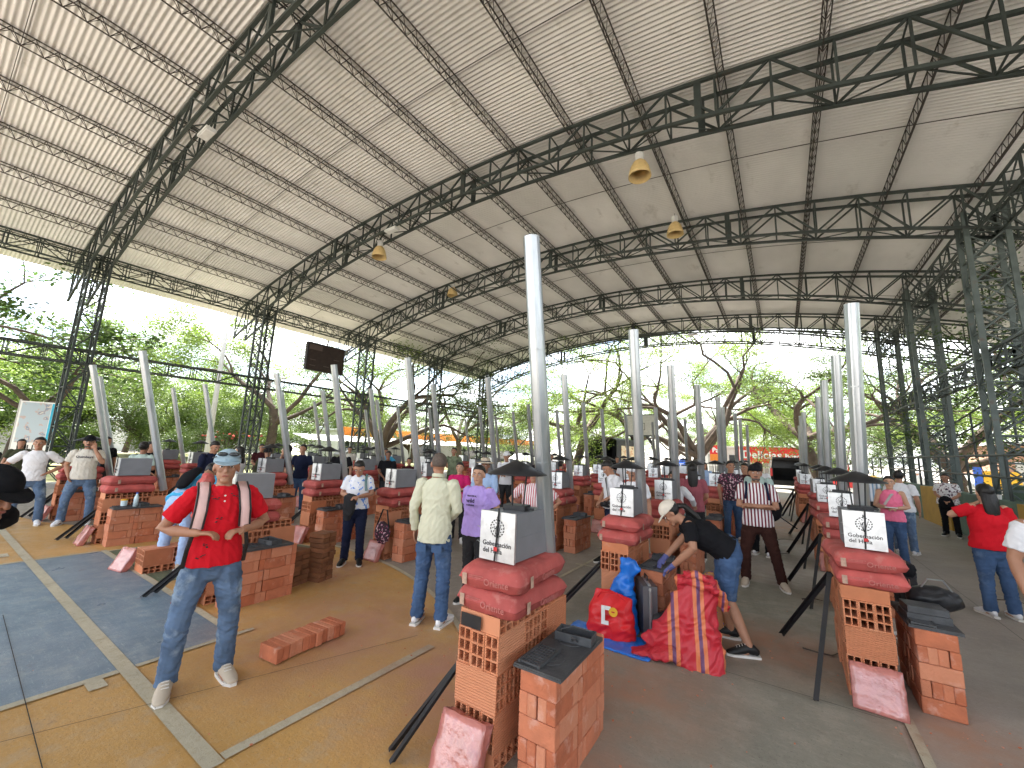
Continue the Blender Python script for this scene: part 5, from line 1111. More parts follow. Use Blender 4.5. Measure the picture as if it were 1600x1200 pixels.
    if hat in ('cap', 'capback'):
        s = 1 if hat == 'cap' else -1
        c_ = obj('cap', MB().ell((0, 0, 0), (0.087, 0.105, 0.092), 20, 12, Hc @ Matrix.Translation((0, -0.012, 0.045)), lambda v: V3((v.x, v.y, max(v.z, -0.012)))), hatm, t, smooth=True)
        mb = MB(); n = 12; V = []
        for zz in (0, -0.006):
            for i in range(n + 1):
                a = PI * i / n; V.append(Hc @ V3((0.080 * math.cos(a), s * (0.055 + 0.02 * math.sin(a)), 0.047 + zz)))
            for i in range(n + 1):
                a = PI * i / n; V.append(Hc @ V3((0.078 * math.cos(a), s * (0.060 + 0.105 * math.sin(a) ** 0.8), 0.047 + zz - 0.022 * math.sin(a))))
        q = 2 * (n + 1); F = [(i, i + 1, n + 2 + i, n + 1 + i) for i in range(n)] + [(q + i + 1, q + i, q + n + 1 + i, q + n + 2 + i) for i in range(n)] + [(n + 1 + i, n + 2 + i, q + n + 2 + i, q + n + 1 + i) for i in range(n)]
        obj('brim', mb.add(V, F), hatm, c_)
    if hat == 'hat':
        c_ = obj('hat', MB().lathe([(0.0, 0.075), (0.05, 0.085), (0.08, 0.07), (0.092, 0.0), (0.16, -0.012), (0.165, -0.004), (0.09, 0.012)], 24), hatm, t, smooth=True); c_.matrix_local = Hc @ Matrix.Translation((0, -0.01, 0.06))
        b_ = obj('hat_band', MB().lathe([(0.0935, 0.004), (0.091, 0.03), (0.088, 0.03)], 24), 'black', c_)
    LAST[0] = t
    return t, U, Hc, hands

def unit(a, b): v = (b[0] - a[0], b[1] - a[1]); l = math.hypot(*v); return (v[0] / l, v[1] / l)
def at_cam(x, y): return unit((x, y), (0, 0))

# 1 man in red
t, U, Hc, hands = person('man in red shirt, pale blue cap and faded jeans standing in the left foreground', -3.70, 1.46, (0.97, -0.22), 1.69, 'belly', top='c_red', legs='c_denim', shoes='shoe', hair='short', hat='cap', hatm='c_cap', build=1.0, stance=0.15, lod=0, seed=1, turn=-0.15, hem=0.86)
for s in (-1, 1):
    so = obj('backpack_strap', MB().tube([(s * 0.115, -0.11, 1.33), (s * 0.125, -0.03, 1.463), (s * 0.13, 0.08, 1.40), (s * 0.14, 0.142, 1.27), (s * 0.15, 0.13, 1.14)], [(0.034, 0.008)] * 5, 8, (1, 0, 0), True), 'pinkstrap', t, smooth=True)
    obj('piping', MB().tube([(s * 0.152, -0.11, 1.33), (s * 0.162, -0.03, 1.463), (s * 0.167, 0.085, 1.40), (s * 0.177, 0.145, 1.27), (s * 0.187, 0.13, 1.14)], 0.007, 6).tube([(s * 0.08, -0.11, 1.33), (s * 0.09, -0.03, 1.463), (s * 0.095, 0.085, 1.40), (s * 0.105, 0.147, 1.27), (s * 0.115, 0.135, 1.14)], 0.007, 6), 'black', so)
    obj('strap_tail', MB().tube([(s * 0.16, 0.14, 1.15), (s * 0.185, 0.12, 1.00), (s * 0.19, 0.06, 0.86)], [(0.014, 0.004)] * 3, 6, (1, 0, 0)), 'black', so)
obj('backpack', MB().ell((0, -0.20, 1.20), (0.15, 0.10, 0.22), 16, 12), 'pinkstrap', t, smooth=True)
sg = obj('sunglasses', MB().ell((0, 0, 0), (0.034, 0.012, 0.016), 10, 8, Hc @ Matrix.Translation((-0.036, 0.083, 0.098))).ell((0, 0, 0), (0.034, 0.012, 0.016), 10, 8, Hc @ Matrix.Translation((0.036, 0.083, 0.098))), 'glass', t, smooth=True)
obj('temple', MB().tube([Hc @ V3((-0.07, 0.085, 0.08)), Hc @ V3((-0.092, 0.0, 0.07)), Hc @ V3((-0.085, -0.06, 0.06))], 0.004, 6).tube([Hc @ V3((0.07, 0.085, 0.08)), Hc @ V3((0.092, 0.0, 0.07)), Hc @ V3((0.085, -0.06, 0.06))], 0.004, 6), 'black', sg)
for z_ in (1.375, 1.335): obj('button', MB().ell((0.0, 0.119 if z_ > 1.35 else 0.131, z_), (0.007, 0.004, 0.007), 8, 5), 'sole', t)
mb = MB(); rnd = random.Random(4)
for cx, cz_, n_ in ((0.06, 1.365, 7), (0.02, 1.20, 6), (0.07, 1.02, 6), (-0.06, 1.375, 4), (0.10, 0.95, 5)):
    for q in range(n_): mb.ell((cx + rnd.uniform(-0.025, 0.025), 0.150 - (0.03 if cz_ > 1.3 else 0.006 if cz_ > 1.1 else 0.012), cz_ + rnd.uniform(-0.018, 0.018)), (0.008, 0.004, 0.004), 6, 4)
obj('embroidery', mb, 'black', t)
# 2 man in cream shirt from behind
person('man in long-sleeved cream shirt and blue jeans seen from behind', -3.12, 3.27, (-0.35, 0.94), 1.73, 'stand', top='c_cream', legs='c_blue', shoes='shoew', hair='crop', hairm='greyhair', sleeve='long', build=0.95, stance=0.11, lod=0, seed=2, turn=0.5, armR='low', hem=0.80, female=False)
obj('collar', MB().tube([(0.062 * math.cos(a), -0.004 + 0.060 * math.sin(a), 1.463 + 0.01 * math.sin(a + PI)) for a in [PI * 0.0 + i * PI / 8 for i in range(17)]], [(0.006, 0.02)] * 17, 8), 'c_cream', bpy.data.objects['person.001'] if False else LAST[0], smooth=True)
for s_ in (-1, 1): obj('back_pocket', MB().box(s_ * 0.085 - 0.055, s_ * 0.085 + 0.055, -0.137, -0.131, 0.72, 0.79), 'c_blue', LAST[0])
# 3 lilac woman
t, U, Hc, hands = person('woman in lilac T-shirt and charcoal jeans facing the man in cream', -3.15, 4.02, (0.1, -1), 1.58, 'back', skin='skin2', top='c_lilac', legs='c_char', shoes='shoeb', hair='bun', build=1.12, stance=0.09, lod=0, seed=3, turn=0.25, female=True, hem=0.83)
for txt, sz, zz in (('GRATEFUL', 0.030, 1.315), ('wild', 0.075, 1.245), ('AND FREE', 0.026, 1.205)): 
    q = link('lettering', text_mesh(txt, sz, 0.0006, 0.0015), 'c_navy', t, (0, 0.182 if zz < 1.3 else 0.150, zz), (PI / 2 + (0.35 if zz > 1.3 else 0.0), 0, PI))
# 4 bending woman
wx, wy = -0.52, 4.78
t, U, Hc, hands = person('woman in black T-shirt, denim shorts and pale cap bending over a brick stack', wx, wy, (-0.93, -0.25), 1.60, 'low', skin='skin', top='c_black', legs='c_blue', shoes='shoeb', hair='tail', hat='cap', hatm='c_capw', shorts=True, bend=1.02, nod=-0.15, build=1.14, stance=0.11, lod=0, seed=4, female=True, hem=0.90,
    armR=((0.24, 0.40, 1.00), (0.16, 0.62, 0.76)), armL=((-0.24, 0.36, 0.96), (-0.14, 0.56, 0.74)), legR=((0.12, 0.05, 0.50), (0.16, -0.02, 0.085)), legL=((-0.11, 0.04, 0.50), (-0.22, -0.12, 0.085)))
for (p, d, up, n_) in hands: obj('glove', MB().tube([p - d * 0.09, p - d * 0.03, p + d * 0.02], [(0.034, 0.030), (0.048, 0.026), (0.044, 0.024)], 12, n_, True).tube([p + d * 0.01 - n_ * 0.03, p + d * 0.06 - n_ * 0.03 - up * 0.02], 0.014, 8, None, True).tube([p + d * 0.01 - n_ * 0.01, p + d * 0.07 - n_ * 0.01 - up * 0.02], 0.014, 8, None, True).tube([p + d * 0.01 + n_ * 0.012, p + d * 0.065 + n_ * 0.012 - up * 0.02], 0.014, 8, None, True).tube([p + d * 0.01 + n_ * 0.034, p + d * 0.05 + n_ * 0.034 - up * 0.02], 0.013, 8, None, True).tube([p - d * 0.04 - n_ * 0.04, p - n_ * 0.065], 0.015, 8, None, True), 'glove', t, smooth=True)
for (fx, fy) in ((0.16, -0.02), (-0.22, -0.12)): 
    mb = MB()
    for q in range(3): mb.bar((fx + 0.049, fy + 0.02 + q * 0.028, 0.035), (fx + 0.040, fy + 0.045 + q * 0.028, 0.082), 0.010, 0.006)
    obj('shoe_stripes', mb, 'sole', t)
# 5 striped man
t, U, Hc, hands = person('man in maroon and white striped shirt with folded arms and black cap', -0.36, 7.12, (0.12, -1), 1.70, 'cross', top='c_stripe', legs='c_brown', shoes='shoe', hair='short', hat='capback', hatm='c_black', build=1.08, stance=0.17, lod=1, seed=6, mood='beard', hem=0.84, legL=((-0.18, 0.02, 0.49), (-0.26, -0.02, 0.085)))
for s in (-1, 1): obj('backpack_strap', MB().tube([(s * 0.12, -0.1, 1.40), (s * 0.125, 0.0, 1.455), (s * 0.13, 0.11, 1.36), (s * 0.15, 0.13, 1.22)], [(0.016, 0.006)] * 4, 8, (1, 0, 0), True), 'c_navy', t, smooth=True)
# 6 girl
t, U, Hc, hands = person('young woman in white T-shirt with blue print looking down at her hands', -5.52, 4.02, (0.72, -0.69), 1.55, 'front', top='c_bluprint', legs='c_navy', shoes='shoeb', hair='tail', build=1.08, stance=0.10, nod=0.55, lod=1, seed=7, female=True, hem=0.90)
obj('backpack', MB().ell((-0.02, -0.23, 1.16), (0.15, 0.12, 0.22), 14, 10), 'c_dots', t, smooth=True); obj('strap', MB().tube([(-0.12, -0.1, 1.38), (-0.125, 0.0, 1.46), (-0.13, 0.11, 1.36), (-0.15, 0.12, 1.2)], [(0.02, 0.007)] * 4, 8, (1, 0, 0), True), 'teal', t)
obj('jacket', remesh(MB().tube([(0.05, 0.30, 1.12), (0.07, 0.27, 1.0), (0.08, 0.24, 0.86), (0.10, 0.22, 0.76)], [(0.10, 0.05), (0.10, 0.06), (0.09, 0.05), (0.05, 0.03)], 12, (1, 0, 0), True), 'jacket', 0.012, 2, 0.008, 14), 'c_char', t) if False else link('jacket', remesh(MB().tube([(0.05, 0.30, 1.12), (0.07, 0.27, 1.0), (0.08, 0.24, 0.86), (0.10, 0.22, 0.76)], [(0.10, 0.05), (0.10, 0.06), (0.09, 0.05), (0.05, 0.03)], 12, (1, 0, 0), True), 'jacket', 0.012, 2, 0.008, 14), 'c_char', t)
bg_ = thing('handbag', 'dark bag with pink pattern hanging low beside the woman looking down', 'bag', (-5.35, 4.42, 0.42)); link('bag', remesh(MB().ell((0, 0, 0.0), (0.17, 0.07, 0.17), 14, 10), 'bag', 0.012, 2, 0.008, 16), 'c_dots', bg_); obj('strap', MB().tube([(-0.15, 0, 0.08), (-0.05, 0.02, 0.35), (0.05, 0.02, 0.35), (0.15, 0, 0.08)], 0.012, 6), 'c_char', bg_)
# 7 others, nearest first: (label, x, y, face, h, pose, dict)
def P_(label, x, y, face, h, pose, **k): k.setdefault('lod', 1 if (-0.552 * x + 0.818 * y) < 9.5 else 2); k['seed'] = int(abs(x * 7 + y * 13)); return person(label, x, y, face, h, pose, **k)
P_('young man in white T-shirt with hands on hips at the far left', -12.25, 1.50, (0.96, -0.28), 1.68, 'akimbo', legs='c_denim', top='c_white', build=0.96, stance=0.17)
P_('woman with long dark hair behind the far left man in white', -16.4, 1.7, (0.95, -0.2), 1.58, 'stand', top='c_olive', legs='c_char', hair='long', female=True)
t, *_ = P_('man in black cap and grey-white graphic T-shirt holding a phone to his ear', -11.85, 2.12, (0.93, -0.36), 1.74, 'pocket', armL='phone', top='c_tee', legs='c_denim', hat='cap', hatm='c_black', mood='beard', build=1.05, stance=0.17, turn=0.1)
link('lettering', text_mesh('Quimbaya', 0.06, 0.001, 0.0015), 'c_navy', t, (0, 0.139, 1.28), (PI / 2, 0, PI))
P_('man in black standing behind the phoning man', -14.7, 2.95, (0.9, 0.3), 1.72, 'stand', top='c_black', legs='c_char')
P_('person in dark T-shirt behind the second grey firebox from the left', -12.2, 3.2, (0.9, 0.4), 1.66, 'low', top='c_black', legs='c_char')
P_('dark-haired woman in profile behind the second grey firebox from the left', -11.3, 2.85, (-0.6, 0.5), 1.66, 'front', top='c_mint', legs='c_blue', skin='skin3', hair='bun', female=True)
P_('man in black sweater looking down behind the cap of the man in red', -10.3, 3.75, (0.8, 0.2), 1.74, 'low', top='c_navy', legs='c_denim', sleeve='long', nod=0.4)
P_('woman with long black hair and white top with backpack straps', -10.7, 4.45, (-0.7, -0.5), 1.62, 'front', top='c_white', legs='c_blue', hair='long', female=True, skin='skin2')
P_('man in olive shirt and black cap looking over the grey firebox', -10.2, 4.85, (0.75, -0.6), 1.60, 'front', top='c_olive', legs='c_char', hat='cap', hatm='c_black', sleeve='long')
P_('man in dark maroon shirt and beige trousers on the phone', -9.72, 5.05, (-0.5, -0.75), 1.70, 'stand', armR='phone', top='c_maroon', legs='c_beige', shoes='shoeb', build=1.1, skin='skin2')
P_('man in navy polo shirt standing right of the phoning man in maroon', -10.3, 5.75, (0.55, -0.8), 1.72, 'stand', top='c_navy', legs='c_blue', build=1.0)
P_('man in black shirt beyond the third grey firebox', -9.6, 6.4, (0.7, -0.6), 1.72, 'stand', top='c_black', legs='c_char')
P_('person in black behind the girl looking down', -9.1, 7.5, (0.6, -0.7), 1.62, 'low', top='c_black', legs='c_char', skin='skin3')
P_('seated dark-haired woman partly hidden by red bags in mid hall', -8.9, 8.1, (0.6, -0.7), 1.45, 'low', top='c_maroon', legs='c_char', hair='bun', female=True)
P_('man in mottled olive green shirt standing far behind the cream shirt', -9.1, 10.2, (0.5, -0.8), 1.78, 'back', top='c_camo', legs='c_olive', lod=1)
P_('woman in magenta blouse between the man in cream and woman in lilac', -5.35, 6.2, (0.5, -0.8), 1.50, 'cross', top='c_magenta', legs='c_char', hair='bun', female=True, build=1.15, skin='skin2')
P_('man in light blue shirt and pale brimmed hat behind the woman in lilac', -4.45, 5.85, (0.35, -0.9), 1.60, 'low', top='c_sky', legs='c_char', hat='hat', hatm='c_straw', sleeve='long', skin='skin3')
P_('man in white polo shirt and white cap with a red shoulder strap', -6.25, 9.15, (0.35, -0.9), 1.72, 'front', top='c_white', legs='c_char', hat='cap', hatm='c_white', lod=1)
P_('person in pink and white striped shirt with hands on hips behind the near chimney cap', -3.05, 5.2, (0.3, -0.9), 1.56, 'akimbo', top='c_pstripe', legs='c_char', hat='cap', hatm='c_black', build=1.1)
t, *_ = P_('young man in white shirt and dark jeans walking with his head bowed', -2.55, 7.05, (-0.6, -0.65), 1.68, 'low', top='c_white', legs='c_navy', shoes='shoeb', nod=0.6, legL=((-0.10, 0.14, 0.50), (-0.12, 0.20, 0.085)), legR=((0.10, -0.04, 0.49), (0.12, -0.26, 0.11)))
obj('camera_strap', MB().tube([(0.10, -0.05, 1.46), (0.0, 0.12, 1.38), (-0.12, 0.15, 1.18), (-0.16, 0.14, 1.02)], [(0.014, 0.004)] * 4, 6, (1, 0, 0)), 'black', t); obj('camera', MB().box(-0.24, -0.12, 0.13, 0.21, 0.90, 1.0).tube([(-0.18, 0.20, 0.95), (-0.18, 0.29, 0.95)], 0.04, 12), 'black', t)
P_('man in white cap and white shirt behind the firebox next to the bending woman', -1.95, 6.3, (0.3, -0.9), 1.63, 'stand', top='c_white', legs='c_char', hat='cap', hatm='c_white', mood='moustache')
t, *_ = P_('woman in white blouse with a teal sling bag leaning on cement bags', -1.62, 7.55, (0.15, -1), 1.52, 'stand', armL=((-0.33, 0.02, 1.20), (-0.36, -0.20, 1.08)), top='c_white', legs='c_navy', hair='bun', female=True, build=1.05, skin='skin2', sleeve='long')
obj('sling_strap', MB().tube([(0.10, -0.02, 1.45), (0.05, 0.13, 1.32), (-0.05, 0.155, 1.12), (-0.12, 0.15, 0.98)], [(0.02, 0.005)] * 4, 6, (1, 0, 0)), 'teal', t); obj('sling_bag', MB().ell((-0.13, 0.17, 0.90), (0.09, 0.04, 0.08), 12, 8), 'teal', t, smooth=True)
P_('man in pale mint shirt seen from behind with a black bag', -0.42, 9.3, (0.3, 0.9), 1.72, 'stand', top='c_mint', legs='c_black', build=1.05, sleeve='long')
P_('woman with long black hair and dusty pink jacket behind the third firebox', -1.38, 8.0, (-0.2, 0.95), 1.66, 'low', top='c_pinkmute', legs='c_char', hair='long', female=True)
P_('person in black floral top behind the papers on a firebox', -1.0, 10.4, (0.4, -0.8), 1.72, 'stand', top='c_dots', legs='c_blue', hair='bun', female=True)
P_('dark-haired person left of the man in mint in the far aisle', -0.75, 10.9, (-0.3, -0.8), 1.68, 'stand', top='c_maroon', legs='c_blue', hair='long', female=True)
P_('man near the covered truck with dark hair and white shirt', -4.4, 13.4, (0.4, -0.9), 1.62, 'stand', top='c_white', legs='c_char')
P_('person in bright red shirt far behind the tallest pipe', -5.5, 10.9, (0.4, 0.8), 1.50, 'stand', top='c_red', legs='c_char')
t, *_ = P_('young woman in pink strappy top and ripped jeans reading papers', 1.58, 10.05, (-0.15, -1), 1.57, 'front', top='c_pinktop', legs='c_blue', shoes='shoew', hair='bun', female=True, sleeve='none', skin='skin2', stance=0.09)
obj('papers', MB().box(-0.08, 0.10, 0.30, 0.40, 1.13, 1.14), 'paper', t); obj('sling_strap', MB().tube([(-0.08, 0.0, 1.44), (0.0, 0.13, 1.34), (0.10, 0.15, 1.16)], [(0.02, 0.005)] * 3, 6, (1, 0, 0)), 'concw', t)
P_('man in white shirt seen from behind beside the young woman in pink', 2.0, 11.7, (0.25, 0.9), 1.66, 'stand', top='c_white', legs='c_denim', build=1.12)
P_('man in light striped shirt seen from behind near the ochre wall', 1.75, 13.9, (0.1, 0.95), 1.66, 'stand', top='c_bstripe', legs='c_char')
t, *_ = P_('woman in floral blouse and black trousers leaning against the right wall', 3.55, 15.45, (-0.35, -0.93), 1.60, 'low', top='c_floral', legs='c_black', shoes='shoeb', hair='bun', female=True, build=1.25, lod=1, nod=0.2)
link('jacket', remesh(MB().ell((0.02, 0.20, 0.92), (0.15, 0.07, 0.17), 12, 10), 'jacket', 0.012, 2, 0.008, 14), 'c_black', t)
P_('woman in red top with her hand raised to her dark hair at right', 2.12, 7.75, (-0.25, 0.95), 1.58, 'stand', armL=((-0.36, 0.10, 1.26), (-0.08, 0.12, 1.42)), top='c_red', legs='c_blue', hair='long', female=True, build=1.22, skin='skin2', lod=1)
P_('man in white T-shirt and navy trousers cut off by the right edge of the photo', 1.72, 5.06, (0.25, -0.95), 1.66, 'stand', top='c_white', legs='c_navy', build=1.15, lod=0)
P_('woman with dark hair sitting on the far side of the wall beside the red-topped woman', 4.5, 13.4, (-0.9, -0.2), 1.62, 'low', top='c_black', legs='c_black', hair='long', female=True)
P_('man seated behind the front firebox of the rightmost row, elbow on his knee', 0.98, 6.0, (-0.95, -0.2), 1.28, 'low', top='c_black', legs='c_char', bend=0.95)
P_('person in dark shorts beside the van at the far end', 0.95, 29.8, (-0.6, 0.5), 1.75, 'stand', top='c_navy', legs='c_char', lod=2)
P_('woman in pale blouse among the far kits of the third row from the right', -2.2, 15.0, (0, -1), 1.6, 'stand', top='c_sky', legs='c_char', hair='long', female=True, lod=2)
P_('man in red cap far in the middle aisle', -0.55, 12.6, (0, -1), 1.7, 'stand', top='c_white', legs='c_blue', hat='cap', hatm='c_red', lod=2)
for i, (x, y, tp, lab) in enumerate([(-8.0, 15.0, 'c_white', 'man in white shirt deep in the middle of the hall'), (-11.8, 9.6, 'c_cyan', 'man in bright blue shirt deep on the left of the hall'), (-13.9, 6.4, 'c_maroon', 'woman in maroon far left behind the phoning man'), (-5.9, 17.0, 'c_black', 'man in black far down the hall left of the truck'), (-14.2, 9.8, 'c_tee', 'man in grey T-shirt near the third left column')]):
    P_(lab, x, y, at_cam(x, y), 1.66, ('stand', 'akimbo', 'low', 'front', 'stand')[i], top=tp, legs='c_char', lod=2)
# blue bending man
t, U, Hc, hands = person('man in bright blue shirt and light jeans bending away with a black backpack', -7.12, 2.30, (-0.55, 0.75), 1.68, 'low', top='c_cyan', legs='c_sky', shoes='shoe', hair='short', bend=0.95, build=1.02, stance=0.13, lod=1, seed=9, armR=((0.30, 0.30, 1.02), (0.28, 0.42, 0.80)), armL=((-0.30, 0.30, 1.02), (-0.30, 0.40, 0.80)))
link('backpack', remesh(MB().tube([U @ V3((0, -0.19, 1.02)), U @ V3((0, -0.22, 1.18)), U @ V3((0, -0.19, 1.36))], [(0.085, 0.05), (0.10, 0.06), (0.075, 0.05)], 14, (1, 0, 0), True), 'backpack', 0.014, 2, 0.004, 9), 'c_black', t)
rc = link('red_cloth', remesh(MB().tube([(0, 0, 0.02), (0.05, 0.02, 0.35), (0.0, 0, 0.72), (-0.08, 0.03, 1.05), (-0.14, 0.06, 1.22)], [(0.13, 0.09), (0.12, 0.08), (0.13, 0.08), (0.14, 0.10), (0.10, 0.08)], 16, (1, 0, 0), True), 'red_cloth', 0.014, 2, 0.016, 13), 'bag', None, (-6.72, 2.42, 0.0)); tag(rc, 'crumpled dark red sack held up beside the man in bright blue', 'sack')
# person cut off by the left edge, seen by the black cap
t, U, Hc, hands = person('person in black cap leaning into the photo at the left edge', -4.114, 0.001, (0.83, 0.55), 1.87, 'back', skin='skin3', top='c_black', legs='c_navy', hair='short', hat='cap', hatm='c_black', lod=0, nod=-0.65, seed=12, build=0.85, bend=1.0)
mb = MB(); rnd = random.Random(8)
for q in range(14): a = Hc @ V3((0.089 + 0.0, rnd.uniform(-0.04, 0.04), 0.055 + rnd.uniform(-0.0, 0.035))); b2 = Hc @ V3((0.084, rnd.uniform(-0.04, 0.04), 0.055 + rnd.uniform(0.0, 0.035))); mb.tube([a, b2], 0.004, 5)
obj('cap_embroidery', mb, 'whiteprint', t)

# ------------------------------------------------------------------ bags and small things
def lump(name, label, cat, mb, m, loc, vox=0.012, wr=0.01, wsc=12, rz=0, sm=2):
    o = link(name, remesh(mb, name, vox, sm, wr, wsc, int(abs(loc[0] * 9))), m, None, loc, (0, 0, rz)); tag(o, label, cat); return o
t = thing('shopping_bag', 'bright red shopping bag with white emblem standing on blue plastic', 'bag', (-1.52, 4.18, 0.015), 0.15)
link('bag', remesh(MB().tube([(0, 0, 0.02), (0, 0, 0.12), (0, 0.01, 0.26), (0.02, 0.03, 0.38)], [(0.24, 0.11), (0.235, 0.115), (0.21, 0.09), (0.19, 0.03)], 20, (1, 0, 0), True), 'bag', 0.009, 2, 0.009, 13), 'redbag', t)
obj('emblem', MB().box(-0.07, 0.0, -0.128, -0.120, 0.14, 0.175).box(-0.07, -0.035, -0.128, -0.120, 0.178, 0.31).box(-0.032, 0.02, -0.128, -0.120, 0.275, 0.31), 'white', t)
e = obj('badge', MB().tube([(0.045, -0.120, 0.265), (0.045, -0.128, 0.265)], 0.042, 18), 'amber', t); obj('badge_mark', MB().box(0.03, 0.06, -0.131, -0.1285, 0.26, 0.272), 'redobj', e)
obj('handle', MB().tube([(-0.12, -0.06, 0.36), (-0.08, -0.09, 0.42), (0.08, -0.09, 0.43), (0.14, -0.05, 0.36)], 0.008, 6), 'redbag', t)
lump('blue_bag', 'crumpled blue plastic bag stuffed upright behind the red shopping bag', 'bag', MB().tube([(0, 0, 0.02), (0, 0, 0.25), (0.03, 0, 0.45), (0.06, 0, 0.56), (0.10, 0, 0.66)], [(0.18, 0.12), (0.16, 0.11), (0.11, 0.08), (0.06, 0.05), (0.12, 0.05)], 18, (1, 0, 0), True), 'bluetarp', (-1.50, 4.42, 0.0), 0.011, 0.014, 12)
lump('plastic_sheet', 'blue plastic sheet spread on the floor under the red shopping bag', 'sheet', MB().add([(x * 0.42 + 0.05 * math.sin(y * 9), y * 0.2 + 0.04 * math.sin(x * 5), z) for z in (0, 0.012) for y in (-1, -0.5, 0, 0.5, 1) for x in (-1, -0.5, 0, 0.5, 1)], [(r * 5 + c, r * 5 + c + 1, r * 5 + c + 6, r * 5 + c + 5) for r in range(4) for c in range(4)][:0]).box(-0.45, 0.42, -0.22, 0.2, 0.0, 0.014), 'bluetarp', (-1.50, 4.12, 0.006), 0.009, 0.004, 16)
t = thing('suitcase', 'grey suitcase with silver edge behind the red shopping bag', 'suitcase', (-1.26, 4.50, 0.0), 0.5)
obj('shell', MB().box(-0.07, 0.07, -0.17, 0.17, 0.04, 0.50), 'case', t); obj('edge', MB().tube([(0.0, -0.176, 0.05), (0.0, -0.178, 0.46), (0.0, -0.14, 0.505), (0.0, 0.14, 0.505), (0.0, 0.178, 0.46), (0.0, 0.176, 0.05)], 0.016, 8), 'galv', t); obj('handle', MB().tube([(0, -0.05, 0.5), (0, -0.05, 0.56), (0, 0.05, 0.56), (0, 0.05, 0.5)], 0.008, 6), 'black', t)
for s in (-0.12, 0.12): obj('wheel', MB().tube([(-0.02, s, 0.022), (0.02, s, 0.022)], 0.022, 10), 'rubber', t)
lump('black_bag', 'crumpled black plastic bag on the floor between suitcase and striped sack', 'bag', MB().ell((0, 0, 0.13), (0.13, 0.12, 0.14), 14, 10), 'tarp', (-1.08, 4.42, 0.0), 0.011, 0.01, 14)
# striped woven sack
m = bpy.data.materials.new('striped_woven_sack'); m.use_nodes = True; nt_ = m.node_tree; b = nt_.nodes['Principled BSDF']; b.inputs['Roughness'].default_value = 0.5
tc = nt_.nodes.new('ShaderNodeTexCoord'); sx_ = nt_.nodes.new('ShaderNodeSeparateXYZ'); nt_.links.new(tc.outputs['Object'], sx_.inputs[0])
ma = nt_.nodes.new('ShaderNodeMath'); ma.operation = 'MULTIPLY_ADD'; ma.inputs[1].default_value = 1.45; ma.inputs[2].default_value = 0.5; nt_.links.new(sx_.outputs['X'], ma.inputs[0])
cr = nt_.nodes.new('ShaderNodeValToRGB'); cr.color_ramp.interpolation = 'CONSTANT'; R_, O_, Pp = (0.52, 0.025, 0.04, 1), (0.70, 0.20, 0.08, 1), (0.16, 0.06, 0.15, 1)
cr.color_ramp.elements[0].color = R_; cr.color_ramp.elements[1].position = 0.20; cr.color_ramp.elements[1].color = O_
for pz, c_ in ((0.25, Pp), (0.29, O_), (0.34, R_), (0.52, O_), (0.57, Pp), (0.61, O_), (0.66, R_), (0.84, O_), (0.88, Pp), (0.91, O_), (0.95, R_)): e = cr.color_ramp.elements.new(pz); e.color = c_
nz = nt_.nodes.new('ShaderNodeTexNoise'); nz.inputs['Scale'].default_value = 9; bp = nt_.nodes.new('ShaderNodeBump'); bp.inputs['Strength'].default_value = 0.8; bp.inputs['Distance'].default_value = 0.02; nt_.links.new(nz.outputs['Fac'], bp.inputs['Height']); nt_.links.new(bp.outputs[0], b.inputs['Normal'])
nt_.links.new(ma.outputs[0], cr.inputs[0]); nt_.links.new(cr.outputs[0], b.inputs['Base Color']); M['stripsack'] = m
t = thing('woven_sack', 'tall red, orange and purple striped woven sack slumped on the floor', 'sack', (-0.80, 4.30, 0.0), 0.25)
link('sack', remesh(MB().tube([(-0.10, -0.22, 0.02), (-0.06, -0.16, 0.09), (-0.01, -0.04, 0.24), (0.04, 0.03, 0.42), (0.08, 0.06, 0.56), (0.09, 0.06, 0.62)], [(0.37, 0.05), (0.34, 0.11), (0.26, 0.13), (0.20, 0.12), (0.18, 0.12), (0.17, 0.10)], 24, (1, 0, 0), True), 'sack', 0.012, 2, 0.020, 13), 'stripsack', t)
link('rolled_rim', remesh(MB().tube([(-0.10, 0.0, 0.62), (0.02, -0.08, 0.655), (0.17, -0.08, 0.63), (0.27, -0.02, 0.56), (0.30, 0.03, 0.42), (0.22, 0.14, 0.60), (0.0, 0.14, 0.64), (-0.10, 0.0, 0.62)], [(0.045, 0.030)] * 8, 12, None), 'rolled_rim', 0.011, 2, 0.014, 17), 'stripsack', t)
link('spread_skirt', remesh(MB().tube([(-0.52, -0.16, 0.015), (-0.36, -0.16, 0.04), (-0.16, -0.15, 0.08)], [(0.07, 0.015), (0.13, 0.04), (0.17, 0.08)], 18, (0, 1, 0), True), 'spread_skirt', 0.011, 2, 0.012, 15), 'stripsack', t)
lump('drawstring_bag', 'clear bag with orange and purple lettering behind the striped sack', 'bag', MB().tube([(0, 0, 0), (0, 0, 0.3), (0, 0, 0.55)], [(0.12, 0.08), (0.12, 0.09), (0.06, 0.05)], 14, (1, 0, 0), True), blotch('orange_purple_print', (0.45, 0.20, 0.10), [(0.62, 0.32, 0.04), (0.2, 0.08, 0.25)], 14), (-0.72, 4.95, 0.0), 0.012, 0.01, 12)
for i, (x, y, h_) in enumerate([(-3.0, 10.2, 0.55), (-2.55, 10.9, 0.75), (-2.2, 11.4, 0.6)]):
    lump('white_sack', ('short white woven sack left of the walking man', 'tall white woven sack behind the walking man', 'white woven sack furthest to the right behind the walking man')[i], 'sack', MB().tube([(0, 0, 0), (0, 0, h_ * 0.5), (0, 0, h_ * 0.85), (0, 0, h_)], [(0.2, 0.15), (0.21, 0.16), (0.12, 0.09), (0.08, 0.05)], 14, (1, 0, 0), True), 'sackw', (x, y, 0.0), 0.018, 0.014, 11)
